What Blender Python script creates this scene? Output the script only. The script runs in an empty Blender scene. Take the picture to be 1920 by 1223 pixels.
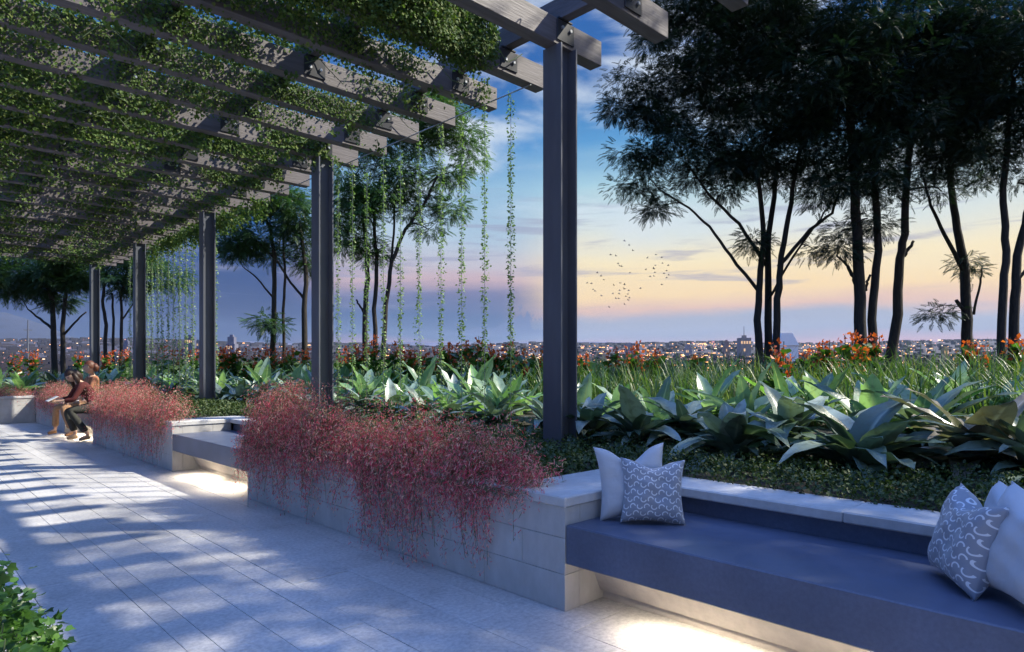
import bpy, math, random
import numpy as np
from mathutils import Vector, Matrix
R = math.radians
rng = np.random.default_rng(7)
random.seed(7)
scn = bpy.context.scene
COL = scn.collection

# ---------------------------------------------------------------- camera
F = 1235.0; HZ = 685.0; EYE = 1.30; TH = R(43.99)
S_, C_ = math.sin(TH), math.cos(TH)
cam_d = bpy.data.cameras.new("camera"); cam = bpy.data.objects.new("camera", cam_d); COL.objects.link(cam)
cam.location = (0, 0, EYE); cam.rotation_euler = (R(90), 0, -TH)
cam_d.sensor_width = 36; cam_d.lens = 36 * F / 1920; cam_d.shift_y = (HZ - 611.5) / 1920
cam_d.clip_start = 0.05; cam_d.clip_end = 12000
scn.camera = cam
scn.view_settings.view_transform = 'Standard'; scn.view_settings.look = 'None'
scn.view_settings.exposure = 0.85; scn.view_settings.gamma = 1.0

def at(px, py, d):
    """a point of the place, given its bearing in the photo and its distance along the view"""
    r = (px - 960) / F * d
    return Vector((d * S_ + r * C_, d * C_ - r * S_, EYE - (py - HZ) / F * d))

# ---------------------------------------------------------------- world: dusk sky
world = bpy.data.worlds.new("World"); scn.world = world; world.use_nodes = True
def build_sky():
    nt = world.node_tree; N = nt.nodes; L = nt.links; N.clear()
    out = N.new('ShaderNodeOutputWorld'); bg = N.new('ShaderNodeBackground'); L.new(bg.outputs[0], out.inputs[0])
    tc = N.new('ShaderNodeTexCoord')
    sep = N.new('ShaderNodeSeparateXYZ'); L.new(tc.outputs['Generated'], sep.inputs[0])
    def M(op, a, b=0.0, c=0.0, clamp=False):
        n = N.new('ShaderNodeMath'); n.operation = op; n.use_clamp = clamp
        for i, v in enumerate((a, b, c)):
            if isinstance(v, (int, float)): n.inputs[i].default_value = v
            else: L.new(v, n.inputs[i])
        return n.outputs[0]
    X, Y, Z = sep.outputs
    def ss(v, lo, hi):
        n = N.new('ShaderNodeMapRange'); n.interpolation_type = 'SMOOTHSTEP'
        L.new(v, n.inputs[0]); n.inputs[1].default_value = lo; n.inputs[2].default_value = hi
        return n.outputs[0]
    def noise(vec, scale, det=6, rough=.6, dist=0.0):
        n = N.new('ShaderNodeTexNoise'); n.inputs['Scale'].default_value = scale; n.inputs['Detail'].default_value = det
        n.inputs['Roughness'].default_value = rough; n.inputs['Distortion'].default_value = dist
        L.new(vec, n.inputs['Vector']); return n.outputs[0]
    def mapping(sx, sy, sz, rot=(0, 0, 0)):
        m = N.new('ShaderNodeMapping'); m.inputs['Scale'].default_value = (sx, sy, sz); m.inputs['Rotation'].default_value = rot
        L.new(tc.outputs['Generated'], m.inputs[0]); return m.outputs[0]
    def ramp(fac, stops):
        r = N.new('ShaderNodeValToRGB'); L.new(fac, r.inputs[0]); e = r.color_ramp.elements
        while len(e) < len(stops): e.new(0.5)
        for k, (p, c) in enumerate(stops):
            e[k].position = p; e[k].color = (*[((v / 255) ** 2.2) if v <= 255 else v / 255 for v in c], 1)
        return r.outputs[0]
    def mix(f, a, b):
        m = N.new('ShaderNodeMix'); m.data_type = 'RGBA'
        if isinstance(f, (int, float)): m.inputs[0].default_value = f
        else: L.new(f, m.inputs[0])
        for i, v in ((6, a), (7, b)):
            if isinstance(v, tuple): m.inputs[i].default_value = (*[(q / 255) ** 2.2 for q in v], 1)
            else: L.new(v, m.inputs[i])
        return m.outputs[2]
    # azimuth: tangent of the bearing from the terrace's main view, left negative
    fw = M('ADD', M('MULTIPLY', X, S_), M('MULTIPLY', Y, C_))
    rt = M('SUBTRACT', M('MULTIPLY', X, C_), M('MULTIPLY', Y, S_))
    az = M('ARCTAN2', rt, fw)
    wob = M('MULTIPLY', M('SUBTRACT', noise(mapping(3, 3, 16), 1.6, 5, .5), .5), .045)
    el = M('ADD', Z, wob)
    warm = ramp(el, [(0.0, (128, 116, 150)), (.030, (200, 164, 180)), (.045, (150, 158, 182)), (.068, (160, 166, 184)), (.082, (230, 188, 164)),
                     (.105, (255, 220, 160)), (.15, (252, 234, 188)), (.20, (216, 226, 222)), (.26, (168, 208, 224)),
                     (.32, (84, 152, 208)), (.40, (34, 100, 172)), (.60, (28, 84, 164)), (.8, (98, 136, 214)), (1.0, (118, 152, 226))])
    cool = ramp(el, [(0.0, (120, 125, 160)), (.03, (62, 84, 128)), (.07, (36, 62, 112)), (.13, (34, 66, 122)), (.18, (48, 92, 152)),
                     (.24, (42, 116, 180)), (.34, (52, 122, 190)), (.43, (40, 100, 175)), (.60, (28, 84, 164)), (.8, (98, 136, 214)), (1.0, (118, 152, 226))])
    midd = ramp(el, [(0.0, (140, 120, 150)), (.030, (165, 140, 165)), (.045, (80, 106, 146)), (.075, (64, 94, 140)), (.105, (112, 114, 152)), (.125, (200, 172, 178)),
                     (.155, (196, 190, 200)), (.19, (172, 196, 216)), (.26, (146, 188, 218)), (.32, (80, 146, 206)), (.40, (34, 98, 172)),
                     (.60, (28, 84, 164)), (.8, (98, 136, 214)), (1.0, (118, 152, 226))])
    w1 = ss(M('ADD', az, M('MULTIPLY', wob, 1.2)), -.36, -.22)
    w2 = ss(M('ADD', az, M('MULTIPLY', wob, 1.2)), -.02, .12)
    base = mix(w2, mix(w1, cool, midd), warm)
    # wispy high cloud
    n1 = noise(mapping(1.6, 1.6, 5.0, (0.30, -.22, 0)), 2.3, 8, .52, .45)
    hi = M('MULTIPLY', ss(n1, .44, .62), ss(Z, .14, .26))
    hi = M('MULTIPLY', M('MULTIPLY', hi, .85), M('SUBTRACT', 1.0, ss(Z, .62, .8)))
    hi = M('MULTIPLY', hi, ss(az, -.30, -.05))
    c1 = mix(hi, base, (220, 231, 242))
    # thin grey streaks low over the glow
    n2 = noise(mapping(2.2, 2.2, 26.0), 2.4, 6, .55, .3)
    lo = M('MULTIPLY', M('MULTIPLY', ss(n2, .54, .70), ss(Z, .07, .11)), M('SUBTRACT', 1.0, ss(Z, .2, .3)))
    c2 = mix(M('MULTIPLY', lo, .6), c1, (150, 152, 180))
    # a cumulus bank standing on the horizon
    g = M('SUBTRACT', az, 0.018); g = M('MULTIPLY', g, g); g = M('POWER', 2.718, M('MULTIPLY', g, -1 / .0016))
    bump = noise(mapping(13, 13, 9), 2.6, 6, .6)
    top = M('ADD', M('ADD', .052, M('MULTIPLY', g, .024)), M('MULTIPLY', M('SUBTRACT', bump, .5), M('ADD', .02, M('MULTIPLY', g, .16))))
    cu = M('MULTIPLY', M('SUBTRACT', 1.0, ss(M('SUBTRACT', Z, top), -.002, .003)), ss(Z, .035, .055))
    cu = M('MULTIPLY', cu, M('MULTIPLY', ss(az, -.16, -.05), M('SUBTRACT', 1.0, ss(az, .045, .09))))
    c3 = mix(M('MULTIPLY', cu, .9), c2, (92, 112, 156))
    L.new(c3, bg.inputs[0]); 
    # zenith brightened well above this view to add blue ambient light
    st = M('ADD', 0.55, M('MULTIPLY', ss(Z, .46, .85), 1.45))
    L.new(st, bg.inputs[1])
build_sky()

sun_d = bpy.data.lights.new("sun", 'SUN'); sun = bpy.data.objects.new("sun", sun_d); COL.objects.link(sun)
TO_SUN = Vector((3.3, -2.45, 4.1)).normalized()
sun.rotation_euler = TO_SUN.to_track_quat('Z', 'Y').to_euler()
sun_d.energy = 5.0; sun_d.angle = R(0.9); sun_d.color = (1.0, .93, .78)

# ---------------------------------------------------------------- helpers
def link(o, parent=None):
    COL.objects.link(o)
    if parent is not None: o.parent = parent
    return o
def tag(o, label=None, cat=None, group=None, kind=None):
    if label: o['label'] = label
    if cat: o['category'] = cat
    if group: o['group'] = group
    if kind: o['kind'] = kind
    return o
def empty(name, loc=(0, 0, 0), rz=0.0):
    o = bpy.data.objects.new(name, None); COL.objects.link(o); o.location = loc; o.rotation_euler = (0, 0, rz)
    o.empty_display_size = .1
    return o
def mesh_np(name, V, faces_n, FI, mat, parent=None, attrs=None, smooth=False, loc=None):
    """V (n,3); faces_n = corners per face (int or array); FI flat indices"""
    me = bpy.data.meshes.new(name)
    V = np.ascontiguousarray(V, dtype=np.float32)
    me.vertices.add(len(V)); me.vertices.foreach_set('co', V.ravel())
    FI = np.asarray(FI, dtype=np.int32).ravel()
    if isinstance(faces_n, int): tot = np.full(len(FI) // faces_n, faces_n, dtype=np.int32)
    else: tot = np.asarray(faces_n, dtype=np.int32)
    st = np.concatenate([[0], np.cumsum(tot)[:-1]]).astype(np.int32)
    me.loops.add(len(FI)); me.loops.foreach_set('vertex_index', FI)
    me.polygons.add(len(tot)); me.polygons.foreach_set('loop_start', st); me.polygons.foreach_set('loop_total', tot)
    me.update(calc_edges=True)
    if smooth: me.polygons.foreach_set('use_smooth', np.ones(len(tot), dtype=bool))
    for k, v in (attrs or {}).items():
        a = me.attributes.new(k, 'FLOAT', 'POINT'); a.data.foreach_set('value', np.asarray(v, dtype=np.float32))
    for m in (mat if isinstance(mat, (list, tuple)) else [mat]): me.materials.append(m)
    o = bpy.data.objects.new(name, me); link(o, parent)
    if loc is not None: o.location = loc
    return o
class MB:
    def __init__(s): s.v = []; s.f = []
    def box(s, x0, x1, y0, y1, z0, z1, b=0.0):
        if b <= 0:
            n = len(s.v)
            s.v += [(x, y, z) for z in (z0, z1) for y in (y0, y1) for x in (x0, x1)]
            s.f += [tuple(n + i for i in q) for q in ((0, 2, 3, 1), (4, 5, 7, 6), (0, 1, 5, 4), (2, 6, 7, 3), (0, 4, 6, 2), (1, 3, 7, 5))]
            return s
        n = len(s.v)   # chamfered box: 24 vertices
        idx = {}
        for i, (cx, x) in enumerate(((-1, x0), (1, x1))):
            for j, (cy, y) in enumerate(((-1, y0), (1, y1))):
                for k, (cz, z) in enumerate(((-1, z0), (1, z1))):
                    for a in range(3):
                        p = [x - cx * b, y - cy * b, z - cz * b]; p[a] = (x, y, z)[a]
                        idx[(cx, cy, cz, a)] = len(s.v); s.v.append(tuple(p))
        G = lambda *t: idx[t]
        for sg in (-1, 1):
            for a, q in ((0, [(sg, -1, -1), (sg, 1, -1), (sg, 1, 1), (sg, -1, 1)]), (1, [(1, sg, -1), (-1, sg, -1), (-1, sg, 1), (1, sg, 1)]), (2, [(-1, -1, sg), (1, -1, sg), (1, 1, sg), (-1, 1, sg)])):
                f = [G(*c, a) for c in q]; s.f.append(tuple(f if sg > 0 else f[::-1]))
        for a, b_ in ((0, 1), (0, 2), (1, 2)):
            c_ = 3 - a - b_
            for sa in (-1, 1):
                for sb in (-1, 1):
                    def key(sc):
                        t = [0, 0, 0]; t[a] = sa; t[b_] = sb; t[c_] = sc; return tuple(t)
                    k0, k1 = key(-1), key(1)
                    s.f.append((idx[(*k0, a)], idx[(*k1, a)], idx[(*k1, b_)], idx[(*k0, b_)]))
        for c in [(i, j, k) for i in (-1, 1) for j in (-1, 1) for k in (-1, 1)]:
            s.f.append((idx[(*c, 0)], idx[(*c, 1)], idx[(*c, 2)]))
        return s
    def prism(s, prof, axis, a0, a1):
        """profile of (p,q) pairs extruded along axis 0/1/2"""
        n = len(s.v); m = len(prof)
        for t in (a0, a1):
            for p, q in prof:
                s.v.append((t, p, q) if axis == 0 else (p, t, q) if axis == 1 else (p, q, t))
        s.f.append(tuple(n + i for i in range(m))); s.f.append(tuple(n + m + i for i in reversed(range(m))))
        for i in range(m): j = (i + 1) % m; s.f.append((n + i, n + m + i, n + m + j, n + j))
        return s
    def tube(s, pts, rad, sides=6, caps=True):
        pts = [Vector(p) for p in pts]; k = len(pts)
        rad = [rad] * k if isinstance(rad, (int, float)) else list(rad)
        n0 = len(s.v); up = Vector((0.13, 0.21, 1)).normalized()
        prev = None
        for i, p in enumerate(pts):
            d = (pts[min(i + 1, k - 1)] - pts[max(i - 1, 0)]).normalized()
            if prev is None:
                a = d.cross(up if abs(d.dot(up)) < .9 else Vector((1, 0, 0))).normalized()
            else: a = (prev - d * prev.dot(d)).normalized()
            prev = a; b = d.cross(a)
            for j in range(sides):
                t = 2 * math.pi * j / sides
                s.v.append(tuple(p + (a * math.cos(t) + b * math.sin(t)) * rad[i]))
        for i in range(k - 1):
            for j in range(sides):
                j2 = (j + 1) % sides
                s.f.append((n0 + i * sides + j, n0 + i * sides + j2, n0 + (i + 1) * sides + j2, n0 + (i + 1) * sides + j))
        if caps:
            s.f.append(tuple(n0 + j for j in reversed(range(sides)))); s.f.append(tuple(n0 + (k - 1) * sides + j for j in range(sides)))
        return s
    def ball(s, c, r, seg=12, ring=8, sc=(1, 1, 1)):
        n = len(s.v); c = Vector(c)
        for i in range(ring + 1):
            ph = math.pi * i / ring
            for j in range(seg):
                t = 2 * math.pi * j / seg
                s.v.append((c.x + r * sc[0] * math.sin(ph) * math.cos(t), c.y + r * sc[1] * math.sin(ph) * math.sin(t), c.z + r * sc[2] * math.cos(ph)))
        for i in range(ring):
            for j in range(seg):
                j2 = (j + 1) % seg
                s.f.append((n + i * seg + j, n + (i + 1) * seg + j, n + (i + 1) * seg + j2, n + i * seg + j2))
        return s
    def build(s, name, mat, parent=None, smooth=False):
        me = bpy.data.meshes.new(name); me.from_pydata([tuple(v) for v in s.v], [], s.f); me.update()
        me.materials.append(mat)
        if smooth: me.polygons.foreach_set('use_smooth', [True] * len(me.polygons))
        o = bpy.data.objects.new(name, me); link(o, parent); return o

# instanced leaf meshes: many copies of a small template baked in ONE mesh
def rot_from(dirs, ups):
    """frames with local x along dirs, local z near ups"""
    x = dirs / (np.linalg.norm(dirs, axis=1, keepdims=True) + 1e-9)
    z = ups - x * np.sum(ups * x, axis=1, keepdims=True); z /= (np.linalg.norm(z, axis=1, keepdims=True) + 1e-9)
    y = np.cross(z, x)
    return np.stack([x, y, z], axis=2)
def scatter(name, tv, tf, P, Rm, S, mat, parent=None, extra=None, smooth=False, rnd=None, loc=None):
    tv = np.asarray(tv, float); n = len(P); k = len(tv)
    S = np.asarray(S, float)
    if S.ndim == 1: S = np.repeat(S[:, None], 3, axis=1)
    V = np.einsum('nij,nkj->nki', Rm, tv[None] * S[:, None, :]) + P[:, None, :]
    cnt = [len(f) for f in tf]; flat = np.concatenate([np.array(f) for f in tf])
    FI = (flat[None] + (np.arange(n) * k)[:, None]).ravel(); tot = np.tile(cnt, n)
    at_ = {'rnd': np.repeat(rng.random(n) if rnd is None else rnd, k)}
    if extra is not None: at_['mid'] = np.tile(extra, n)
    return mesh_np(name, V.reshape(-1, 3), tot, FI, mat, parent, at_, smooth, loc)
def rand_dirs(n, zbias=0.0):
    d = rng.normal(size=(n, 3)); d[:, 2] += zbias
    return d / np.linalg.norm(d, axis=1, keepdims=True)
KITE = ([(0, 0, 0), (.45, .36, .10), (1, 0, -.05), (.45, -.36, .10)], [(0, 1, 2), (0, 2, 3)])
HEART = ([(0, 0, 0), (.05, .33, .06), (.42, .42, .10), (.62, .16, .03), (1, 0, -.06), (.62, -.16, .03), (.42, -.42, .10), (.05, -.33, .06)], [(0, 1, 2, 3), (0, 3, 4), (0, 4, 5), (0, 5, 6, 7)])

# ---------------------------------------------------------------- materials
def mat(name, base=(.5, .5, .5), rough=.6, metal=0.0, spec=.5):
    m = bpy.data.materials.new(name); m.use_nodes = True
    b = m.node_tree.nodes['Principled BSDF']
    b.inputs['Base Color'].default_value = (*base, 1); b.inputs['Roughness'].default_value = rough
    b.inputs['Metallic'].default_value = metal; b.inputs['Specular IOR Level'].default_value = spec
    return m
def nodes_of(m): return m.node_tree.nodes, m.node_tree.links, m.node_tree.nodes['Principled BSDF']
def noise_mat(name, c1, c2, scale=20, rough=.6, bump=.15, bscale=None, stretch=(1, 1, 1), det=6, lo=.35, hi=.65, metal=0, spec=.5, r2=None, dist=.01, big=None):
    m = mat(name, c1, rough, metal, spec); N, L, B = nodes_of(m)
    tc = N.new('ShaderNodeTexCoord'); mp = N.new('ShaderNodeMapping'); mp.inputs['Scale'].default_value = stretch
    L.new(tc.outputs['Object'], mp.inputs[0])
    n = N.new('ShaderNodeTexNoise'); n.inputs['Scale'].default_value = scale; n.inputs['Detail'].default_value = det; n.inputs['Roughness'].default_value = .65
    L.new(mp.outputs[0], n.inputs[0])
    r = N.new('ShaderNodeValToRGB'); r.color_ramp.elements[0].position = lo; r.color_ramp.elements[1].position = hi
    r.color_ramp.elements[0].color = (*c1, 1); r.color_ramp.elements[1].color = (*c2, 1)
    L.new(n.outputs[0], r.inputs[0]); cur = r.outputs[0]
    if big:
        n2 = N.new('ShaderNodeTexNoise'); n2.inputs['Scale'].default_value = big; n2.inputs['Detail'].default_value = 4; L.new(tc.outputs['Object'], n2.inputs[0])
        rr = N.new('ShaderNodeMapRange'); L.new(n2.outputs[0], rr.inputs[0]); rr.inputs[1].default_value = .3; rr.inputs[2].default_value = .7; rr.inputs[3].default_value = .78; rr.inputs[4].default_value = 1.12
        mx = N.new('ShaderNodeMix'); mx.data_type = 'RGBA'; mx.blend_type = 'MULTIPLY'; mx.inputs[0].default_value = 1
        L.new(cur, mx.inputs[6]); L.new(rr.outputs[0], mx.inputs[7]); cur = mx.outputs[2]
    L.new(cur, B.inputs['Base Color'])
    if r2 is not None:
        q = N.new('ShaderNodeMapRange'); L.new(n.outputs[0], q.inputs[0]); q.inputs[3].default_value = rough; q.inputs[4].default_value = r2; L.new(q.outputs[0], B.inputs['Roughness'])
    if bump:
        nb = N.new('ShaderNodeTexNoise'); nb.inputs['Scale'].default_value = bscale or scale * 2; nb.inputs['Detail'].default_value = 5; L.new(mp.outputs[0], nb.inputs[0])
        bp = N.new('ShaderNodeBump'); bp.inputs['Strength'].default_value = bump; bp.inputs['Distance'].default_value = dist
        L.new(nb.outputs[0], bp.inputs['Height']); L.new(bp.outputs[0], B.inputs['Normal'])
    return m
def leaf_mat(name, stops, rough=.5, trans=.25, rib=None, spec=.4):
    """colour by each leaf's own random number; rib = paler midrib colour"""
    m = mat(name, stops[0], rough, 0, spec); N, L, B = nodes_of(m)
    a = N.new('ShaderNodeAttribute'); a.attribute_name = 'rnd'
    r = N.new('ShaderNodeValToRGB'); e = r.color_ramp.elements
    while len(e) < len(stops): e.new(.5)
    for i, c in enumerate(stops): e[i].position = i / max(1, len(stops) - 1); e[i].color = (*c, 1)
    L.new(a.outputs['Fac'], r.inputs[0]); cur = r.outputs[0]
    if rib:
        b = N.new('ShaderNodeAttribute'); b.attribute_name = 'mid'
        tcx = N.new('ShaderNodeMapRange'); L.new(b.outputs['Fac'], tcx.inputs[0]); tcx.inputs[1].default_value = .0; tcx.inputs[2].default_value = .16; tcx.inputs[3].default_value = 1; tcx.inputs[4].default_value = 0
        mx = N.new('ShaderNodeMix'); mx.data_type = 'RGBA'; L.new(tcx.outputs[0], mx.inputs[0]); L.new(cur, mx.inputs[6]); mx.inputs[7].default_value = (*rib, 1); cur = mx.outputs[2]
        tc = N.new('ShaderNodeTexCoord'); n = N.new('ShaderNodeTexNoise'); n.inputs['Scale'].default_value = 45; n.inputs['Detail'].default_value = 4; L.new(tc.outputs['Object'], n.inputs[0])
        n3 = N.new('ShaderNodeTexNoise'); n3.inputs['Scale'].default_value = 16; n3.inputs['Detail'].default_value = 5; L.new(tc.outputs['Object'], n3.inputs[0])
        q = N.new('ShaderNodeMapRange'); L.new(n3.outputs[0], q.inputs[0]); q.inputs[1].default_value = .5; q.inputs[2].default_value = .75; q.inputs[3].default_value = 0; q.inputs[4].default_value = .7
        m3 = N.new('ShaderNodeMix'); m3.data_type = 'RGBA'; L.new(q.outputs[0], m3.inputs[0]); L.new(cur, m3.inputs[6]); m3.inputs[7].default_value = (*[v * .45 + w for v, w in zip(stops[0], (.03, .015, .0))], 1); cur = m3.outputs[2]
        bp = N.new('ShaderNodeBump'); bp.inputs['Strength'].default_value = .35; bp.inputs['Distance'].default_value = .004; L.new(n.outputs[0], bp.inputs['Height']); L.new(bp.outputs[0], B.inputs['Normal'])
    L.new(cur, B.inputs['Base Color'])
    if trans > 0:
        t = N.new('ShaderNodeBsdfTranslucent'); ms = N.new('ShaderNodeMixShader'); ms.inputs[0].default_value = trans
        g = N.new('ShaderNodeMix'); g.data_type = 'RGBA'; g.blend_type = 'MULTIPLY'; g.inputs[0].default_value = 1; L.new(cur, g.inputs[6]); g.inputs[7].default_value = (1.6, 1.9, .8, 1)
        L.new(g.outputs[2], t.inputs[0]); L.new(B.outputs[0], ms.inputs[1]); L.new(t.outputs[0], ms.inputs[2])
        L.new(ms.outputs[0], N['Material Output'].inputs[0])
    return m
def emis(name, c, s):
    m = mat(name, tuple(v * .03 for v in c), .8); B = m.node_tree.nodes['Principled BSDF']; B.inputs['Emission Color'].default_value = (*c, 1); B.inputs['Emission Strength'].default_value = s
    return m

M_granite = noise_mat('granite paving', (.39, .39, .395), (.60, .59, .575), 42, .50, .2, 120, lo=.33, hi=.62, r2=.7, dist=.003, big=1.1, det=8)
M_grout = mat('dark joint', (.10, .10, .11), .9)
M_block = noise_mat('pale stone block', (.43, .42, .41), (.54, .53, .52), 9, .8, .2, 60, stretch=(1, 1, .5), lo=.3, hi=.7, dist=.003, big=1.5)
M_coping = noise_mat('pale stone coping', (.50, .50, .50), (.62, .62, .62), 18, .62, .15, 90, lo=.3, hi=.7, dist=.003, big=2)
M_slate = noise_mat('dark honed stone', (.085, .104, .165), (.115, .138, .21), 55, .24, .10, 160, lo=.3, hi=.7, dist=.001, r2=.5, big=2.5)
M_plinth = noise_mat('plinth render', (.42, .38, .35), (.50, .46, .42), 14, .8, .1)
M_beam = noise_mat('weathered grey timber', (.085, .074, .077), (.15, .133, .138), 5, .62, .3, 14, stretch=(.5, 6, 6), lo=.3, hi=.7, big=1.2)
M_beamY = noise_mat('weathered grey timber along', (.085, .074, .077), (.15, .133, .138), 5, .62, .3, 14, stretch=(6, .5, 6), lo=.3, hi=.7, big=1.2)
M_steel = noise_mat('grey painted steel', (.085, .095, .12), (.12, .132, .16), 3, .42, .05, 30, stretch=(2, 2, .4), lo=.3, hi=.7, spec=.5)
M_plate = mat('steel joint plate', (.035, .037, .045), .35, .3)
M_bolt = mat('zinc bolt', (.6, .62, .66), .3, .8)
M_rod = mat('steel cable', (.35, .37, .38), .4, .7)
M_soil = noise_mat('soil', (.012, .011, .008), (.035, .03, .02), 12, .95, .6, 30)
M_bark = noise_mat('dark bark', (.022, .019, .016), (.05, .042, .034), 8, .9, .8, 22, stretch=(4, 4, .8), dist=.02)
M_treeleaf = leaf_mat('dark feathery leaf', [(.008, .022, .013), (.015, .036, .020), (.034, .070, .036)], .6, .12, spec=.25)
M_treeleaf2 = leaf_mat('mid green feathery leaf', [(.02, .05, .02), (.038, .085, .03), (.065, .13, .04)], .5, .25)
M_treeleaf3 = leaf_mat('lit green feathery leaf', [(.03, .065, .022), (.06, .12, .035), (.10, .19, .055)], .5, .3)  # brighter copy of the mid green leaf, sunlight put into its colour
M_ivy = leaf_mat('ivy leaf', [(.04, .078, .02), (.065, .12, .027), (.095, .16, .036), (.15, .185, .045)], .65, .2, spec=.25)
M_vine = leaf_mat('vine leaf', [(.10, .18, .055), (.17, .27, .09), (.24, .33, .14)], .5, .3)
M_stemg = mat('green stem', (.10, .14, .06), .6)
M_shrub = leaf_mat('glossy green leaf', [(.025, .065, .014), (.045, .11, .02), (.08, .18, .03)], .35, .25)
M_broad_d = leaf_mat('grey green broad leaf', [(.04, .08, .058), (.08, .135, .10), (.15, .215, .175), (.30, .37, .33)], .36, .12, rib=(.22, .28, .22), spec=.5)
M_broad_l = leaf_mat('fresh green broad leaf', [(.08, .15, .10), (.17, .27, .19), (.30, .40, .32), (.16, .32, .07)], .32, .30, rib=(.30, .38, .24), spec=.5)
M_broad_b = leaf_mat('bronze broad leaf', [(.13, .115, .085), (.19, .17, .13), (.26, .24, .20)], .36, .15, rib=(.34, .31, .26), spec=.5)
M_grass = leaf_mat('grass blade', [(.03, .07, .02), (.055, .115, .03), (.095, .16, .042), (.18, .21, .08)], .45, .25)
M_cover = leaf_mat('ground cover leaf', [(.025, .05, .015), (.045, .08, .022), (.09, .12, .03)], .6, .15)
M_orange = leaf_mat('orange petal', [(.36, .05, .018), (.52, .09, .022), (.62, .15, .04)], .5, .3)
M_redfl = leaf_mat('red pink petal', [(.48, .03, .10), (.72, .10, .20), (.70, .22, .31), (.72, .38, .42), (.76, .56, .54)], .5, .3)
M_redst = leaf_mat('olive needle stem', [(.06, .10, .05), (.11, .15, .07), (.30, .24, .18)], .6, .2)

# ---------------------------------------------------------------- setting: ground
g = MB(); g.box(-4.0, 3.1, -3.0, 18.6, -.30, -.012)
tag(g.build('paving_base', M_grout), 'dark bedding showing in the joints of the granite paving', None, None, 'structure')
joints = [-3.9, -3.5, -3.12, -2.75, -2.37, -2.0, -1.62, -1.24, -.87, -.49, -.11, .26, .636, 1.017, 1.141, 1.392, 1.641, 1.777, 2.15, 2.456, 3.0]
g = MB()
for i in range(len(joints) - 1):
    a, b = joints[i] + .0016, joints[i + 1] - .0016
    y = -2.9 + random.random() * 1.1
    y0 = -2.95
    while y0 < 18.5:
        y1 = min(y, 18.55)
        if y1 - y0 > .05:
            dz = random.uniform(-.0012, .0012)
            g.box(a, b, y0 + .0014, y1 - .0014, -.05, dz, .0014)
        y0 = y1; y += random.uniform(.9, 1.7)
pav = g.build('paving', M_granite)
nv = len(pav.data.vertices); tone = np.repeat(rng.normal(.5, .22, nv // 24 + 1), 24)[:nv]
pa = pav.data.attributes.new('rnd', 'FLOAT', 'POINT'); pa.data.foreach_set('value', np.clip(tone, 0, 1).astype(np.float32))
def slab_tone(m):
    N, L, B = nodes_of(m); src = B.inputs['Base Color'].links[0].from_socket
    a = N.new('ShaderNodeAttribute'); a.attribute_name = 'rnd'; q = N.new('ShaderNodeMapRange'); L.new(a.outputs['Fac'], q.inputs[0]); q.inputs[3].default_value = .82; q.inputs[4].default_value = 1.08
    # blotchy stains across slabs
    tc = N.new('ShaderNodeTexCoord'); n = N.new('ShaderNodeTexNoise'); n.inputs['Scale'].default_value = 3.2; n.inputs['Detail'].default_value = 8; n.inputs['Roughness'].default_value = .7; L.new(tc.outputs['Object'], n.inputs[0])
    w = N.new('ShaderNodeMapRange'); L.new(n.outputs[0], w.inputs[0]); w.inputs[1].default_value = .52; w.inputs[2].default_value = .72; w.inputs[3].default_value = 1.0; w.inputs[4].default_value = .78
    k = N.new('ShaderNodeMath'); k.operation = 'MULTIPLY'; L.new(q.outputs[0], k.inputs[0]); L.new(w.outputs[0], k.inputs[1])
    mx = N.new('ShaderNodeMix'); mx.data_type = 'RGBA'; mx.blend_type = 'MULTIPLY'; mx.inputs[0].default_value = 1; L.new(src, mx.inputs[6]); L.new(k.outputs[0], mx.inputs[7]); L.new(mx.outputs[2], B.inputs['Base Color'])
slab_tone(M_granite)
tag(pav, 'long granite paving slabs of the terrace', None, None, 'structure')

def bed_z(x, y):
    return .56 + .05 * min(1, max(0, (x - 3.6))) + .045 * max(0, x - 4.6) + .02 * math.sin(x * 3.1 + y * 1.7) + .02 * math.sin(y * 2.3 - x)
nx, ny = 40, 90
xs = np.linspace(2.66, 17.0, nx); ys = np.linspace(-9, 36, ny)
V = []; Fc = []
for j, yy in enumerate(ys):
    for i, xx in enumerate(xs):
        V.append((xx, yy, bed_z(xx, yy)))
# the bed is notched where the benches stand
def in_bench(x, y): return any(a - .0 < y < b + .5 and x < 3.64 for a, b in ((-.2, 2.3), (6.42, 8.7), (12.82, 15.1)))
def make_bed():
    mb = MB()
    cells = sorted(set([-9, 36, .02, 2.5, 6.42, 8.9, 12.82, 15.3] + list(np.arange(-8.5, 36, .5))))
    xc = [2.7, 3.2, 3.56] + list(np.arange(3.8, 17.1, .4))
    idx = {}
    for i, x in enumerate(xc):
        for j, y in enumerate(cells):
            idx[(i, j)] = len(mb.v); mb.v.append((x, y, bed_z(x, y)))
    for i in range(len(xc) - 1):
        for j in range(len(cells) - 1):
            xm, ym = (xc[i] + xc[i + 1]) / 2, (cells[j] + cells[j + 1]) / 2
            if xm < 3.56 and (any(a < ym < b for a, b in ((.02, 2.5), (6.42, 8.9), (12.82, 15.3))) or ym < -.5): continue
            mb.f.append((idx[(i, j)], idx[(i + 1, j)], idx[(i + 1, j + 1)], idx[(i, j + 1)]))
    return tag(mb.build('soil', M_soil, smooth=True), 'dark soil of the raised planting bed', None, None, 'structure')
make_bed()
# roof slab the bed stands on
tag(MB().box(2.98, 17.4, -9.2, 36.2, -1.5, .3).build('terrace_slab', M_block), 'concrete slab under the planting bed', None, None, 'structure')

far_bed = MB(); far_bed.box(-14, 2.68, 18.7, 36.1, -1.5, .56)
tag(far_bed.build('far_soil', M_soil), 'dark soil of the planting bed beyond the far end of the path', None, None, 'structure')
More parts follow.
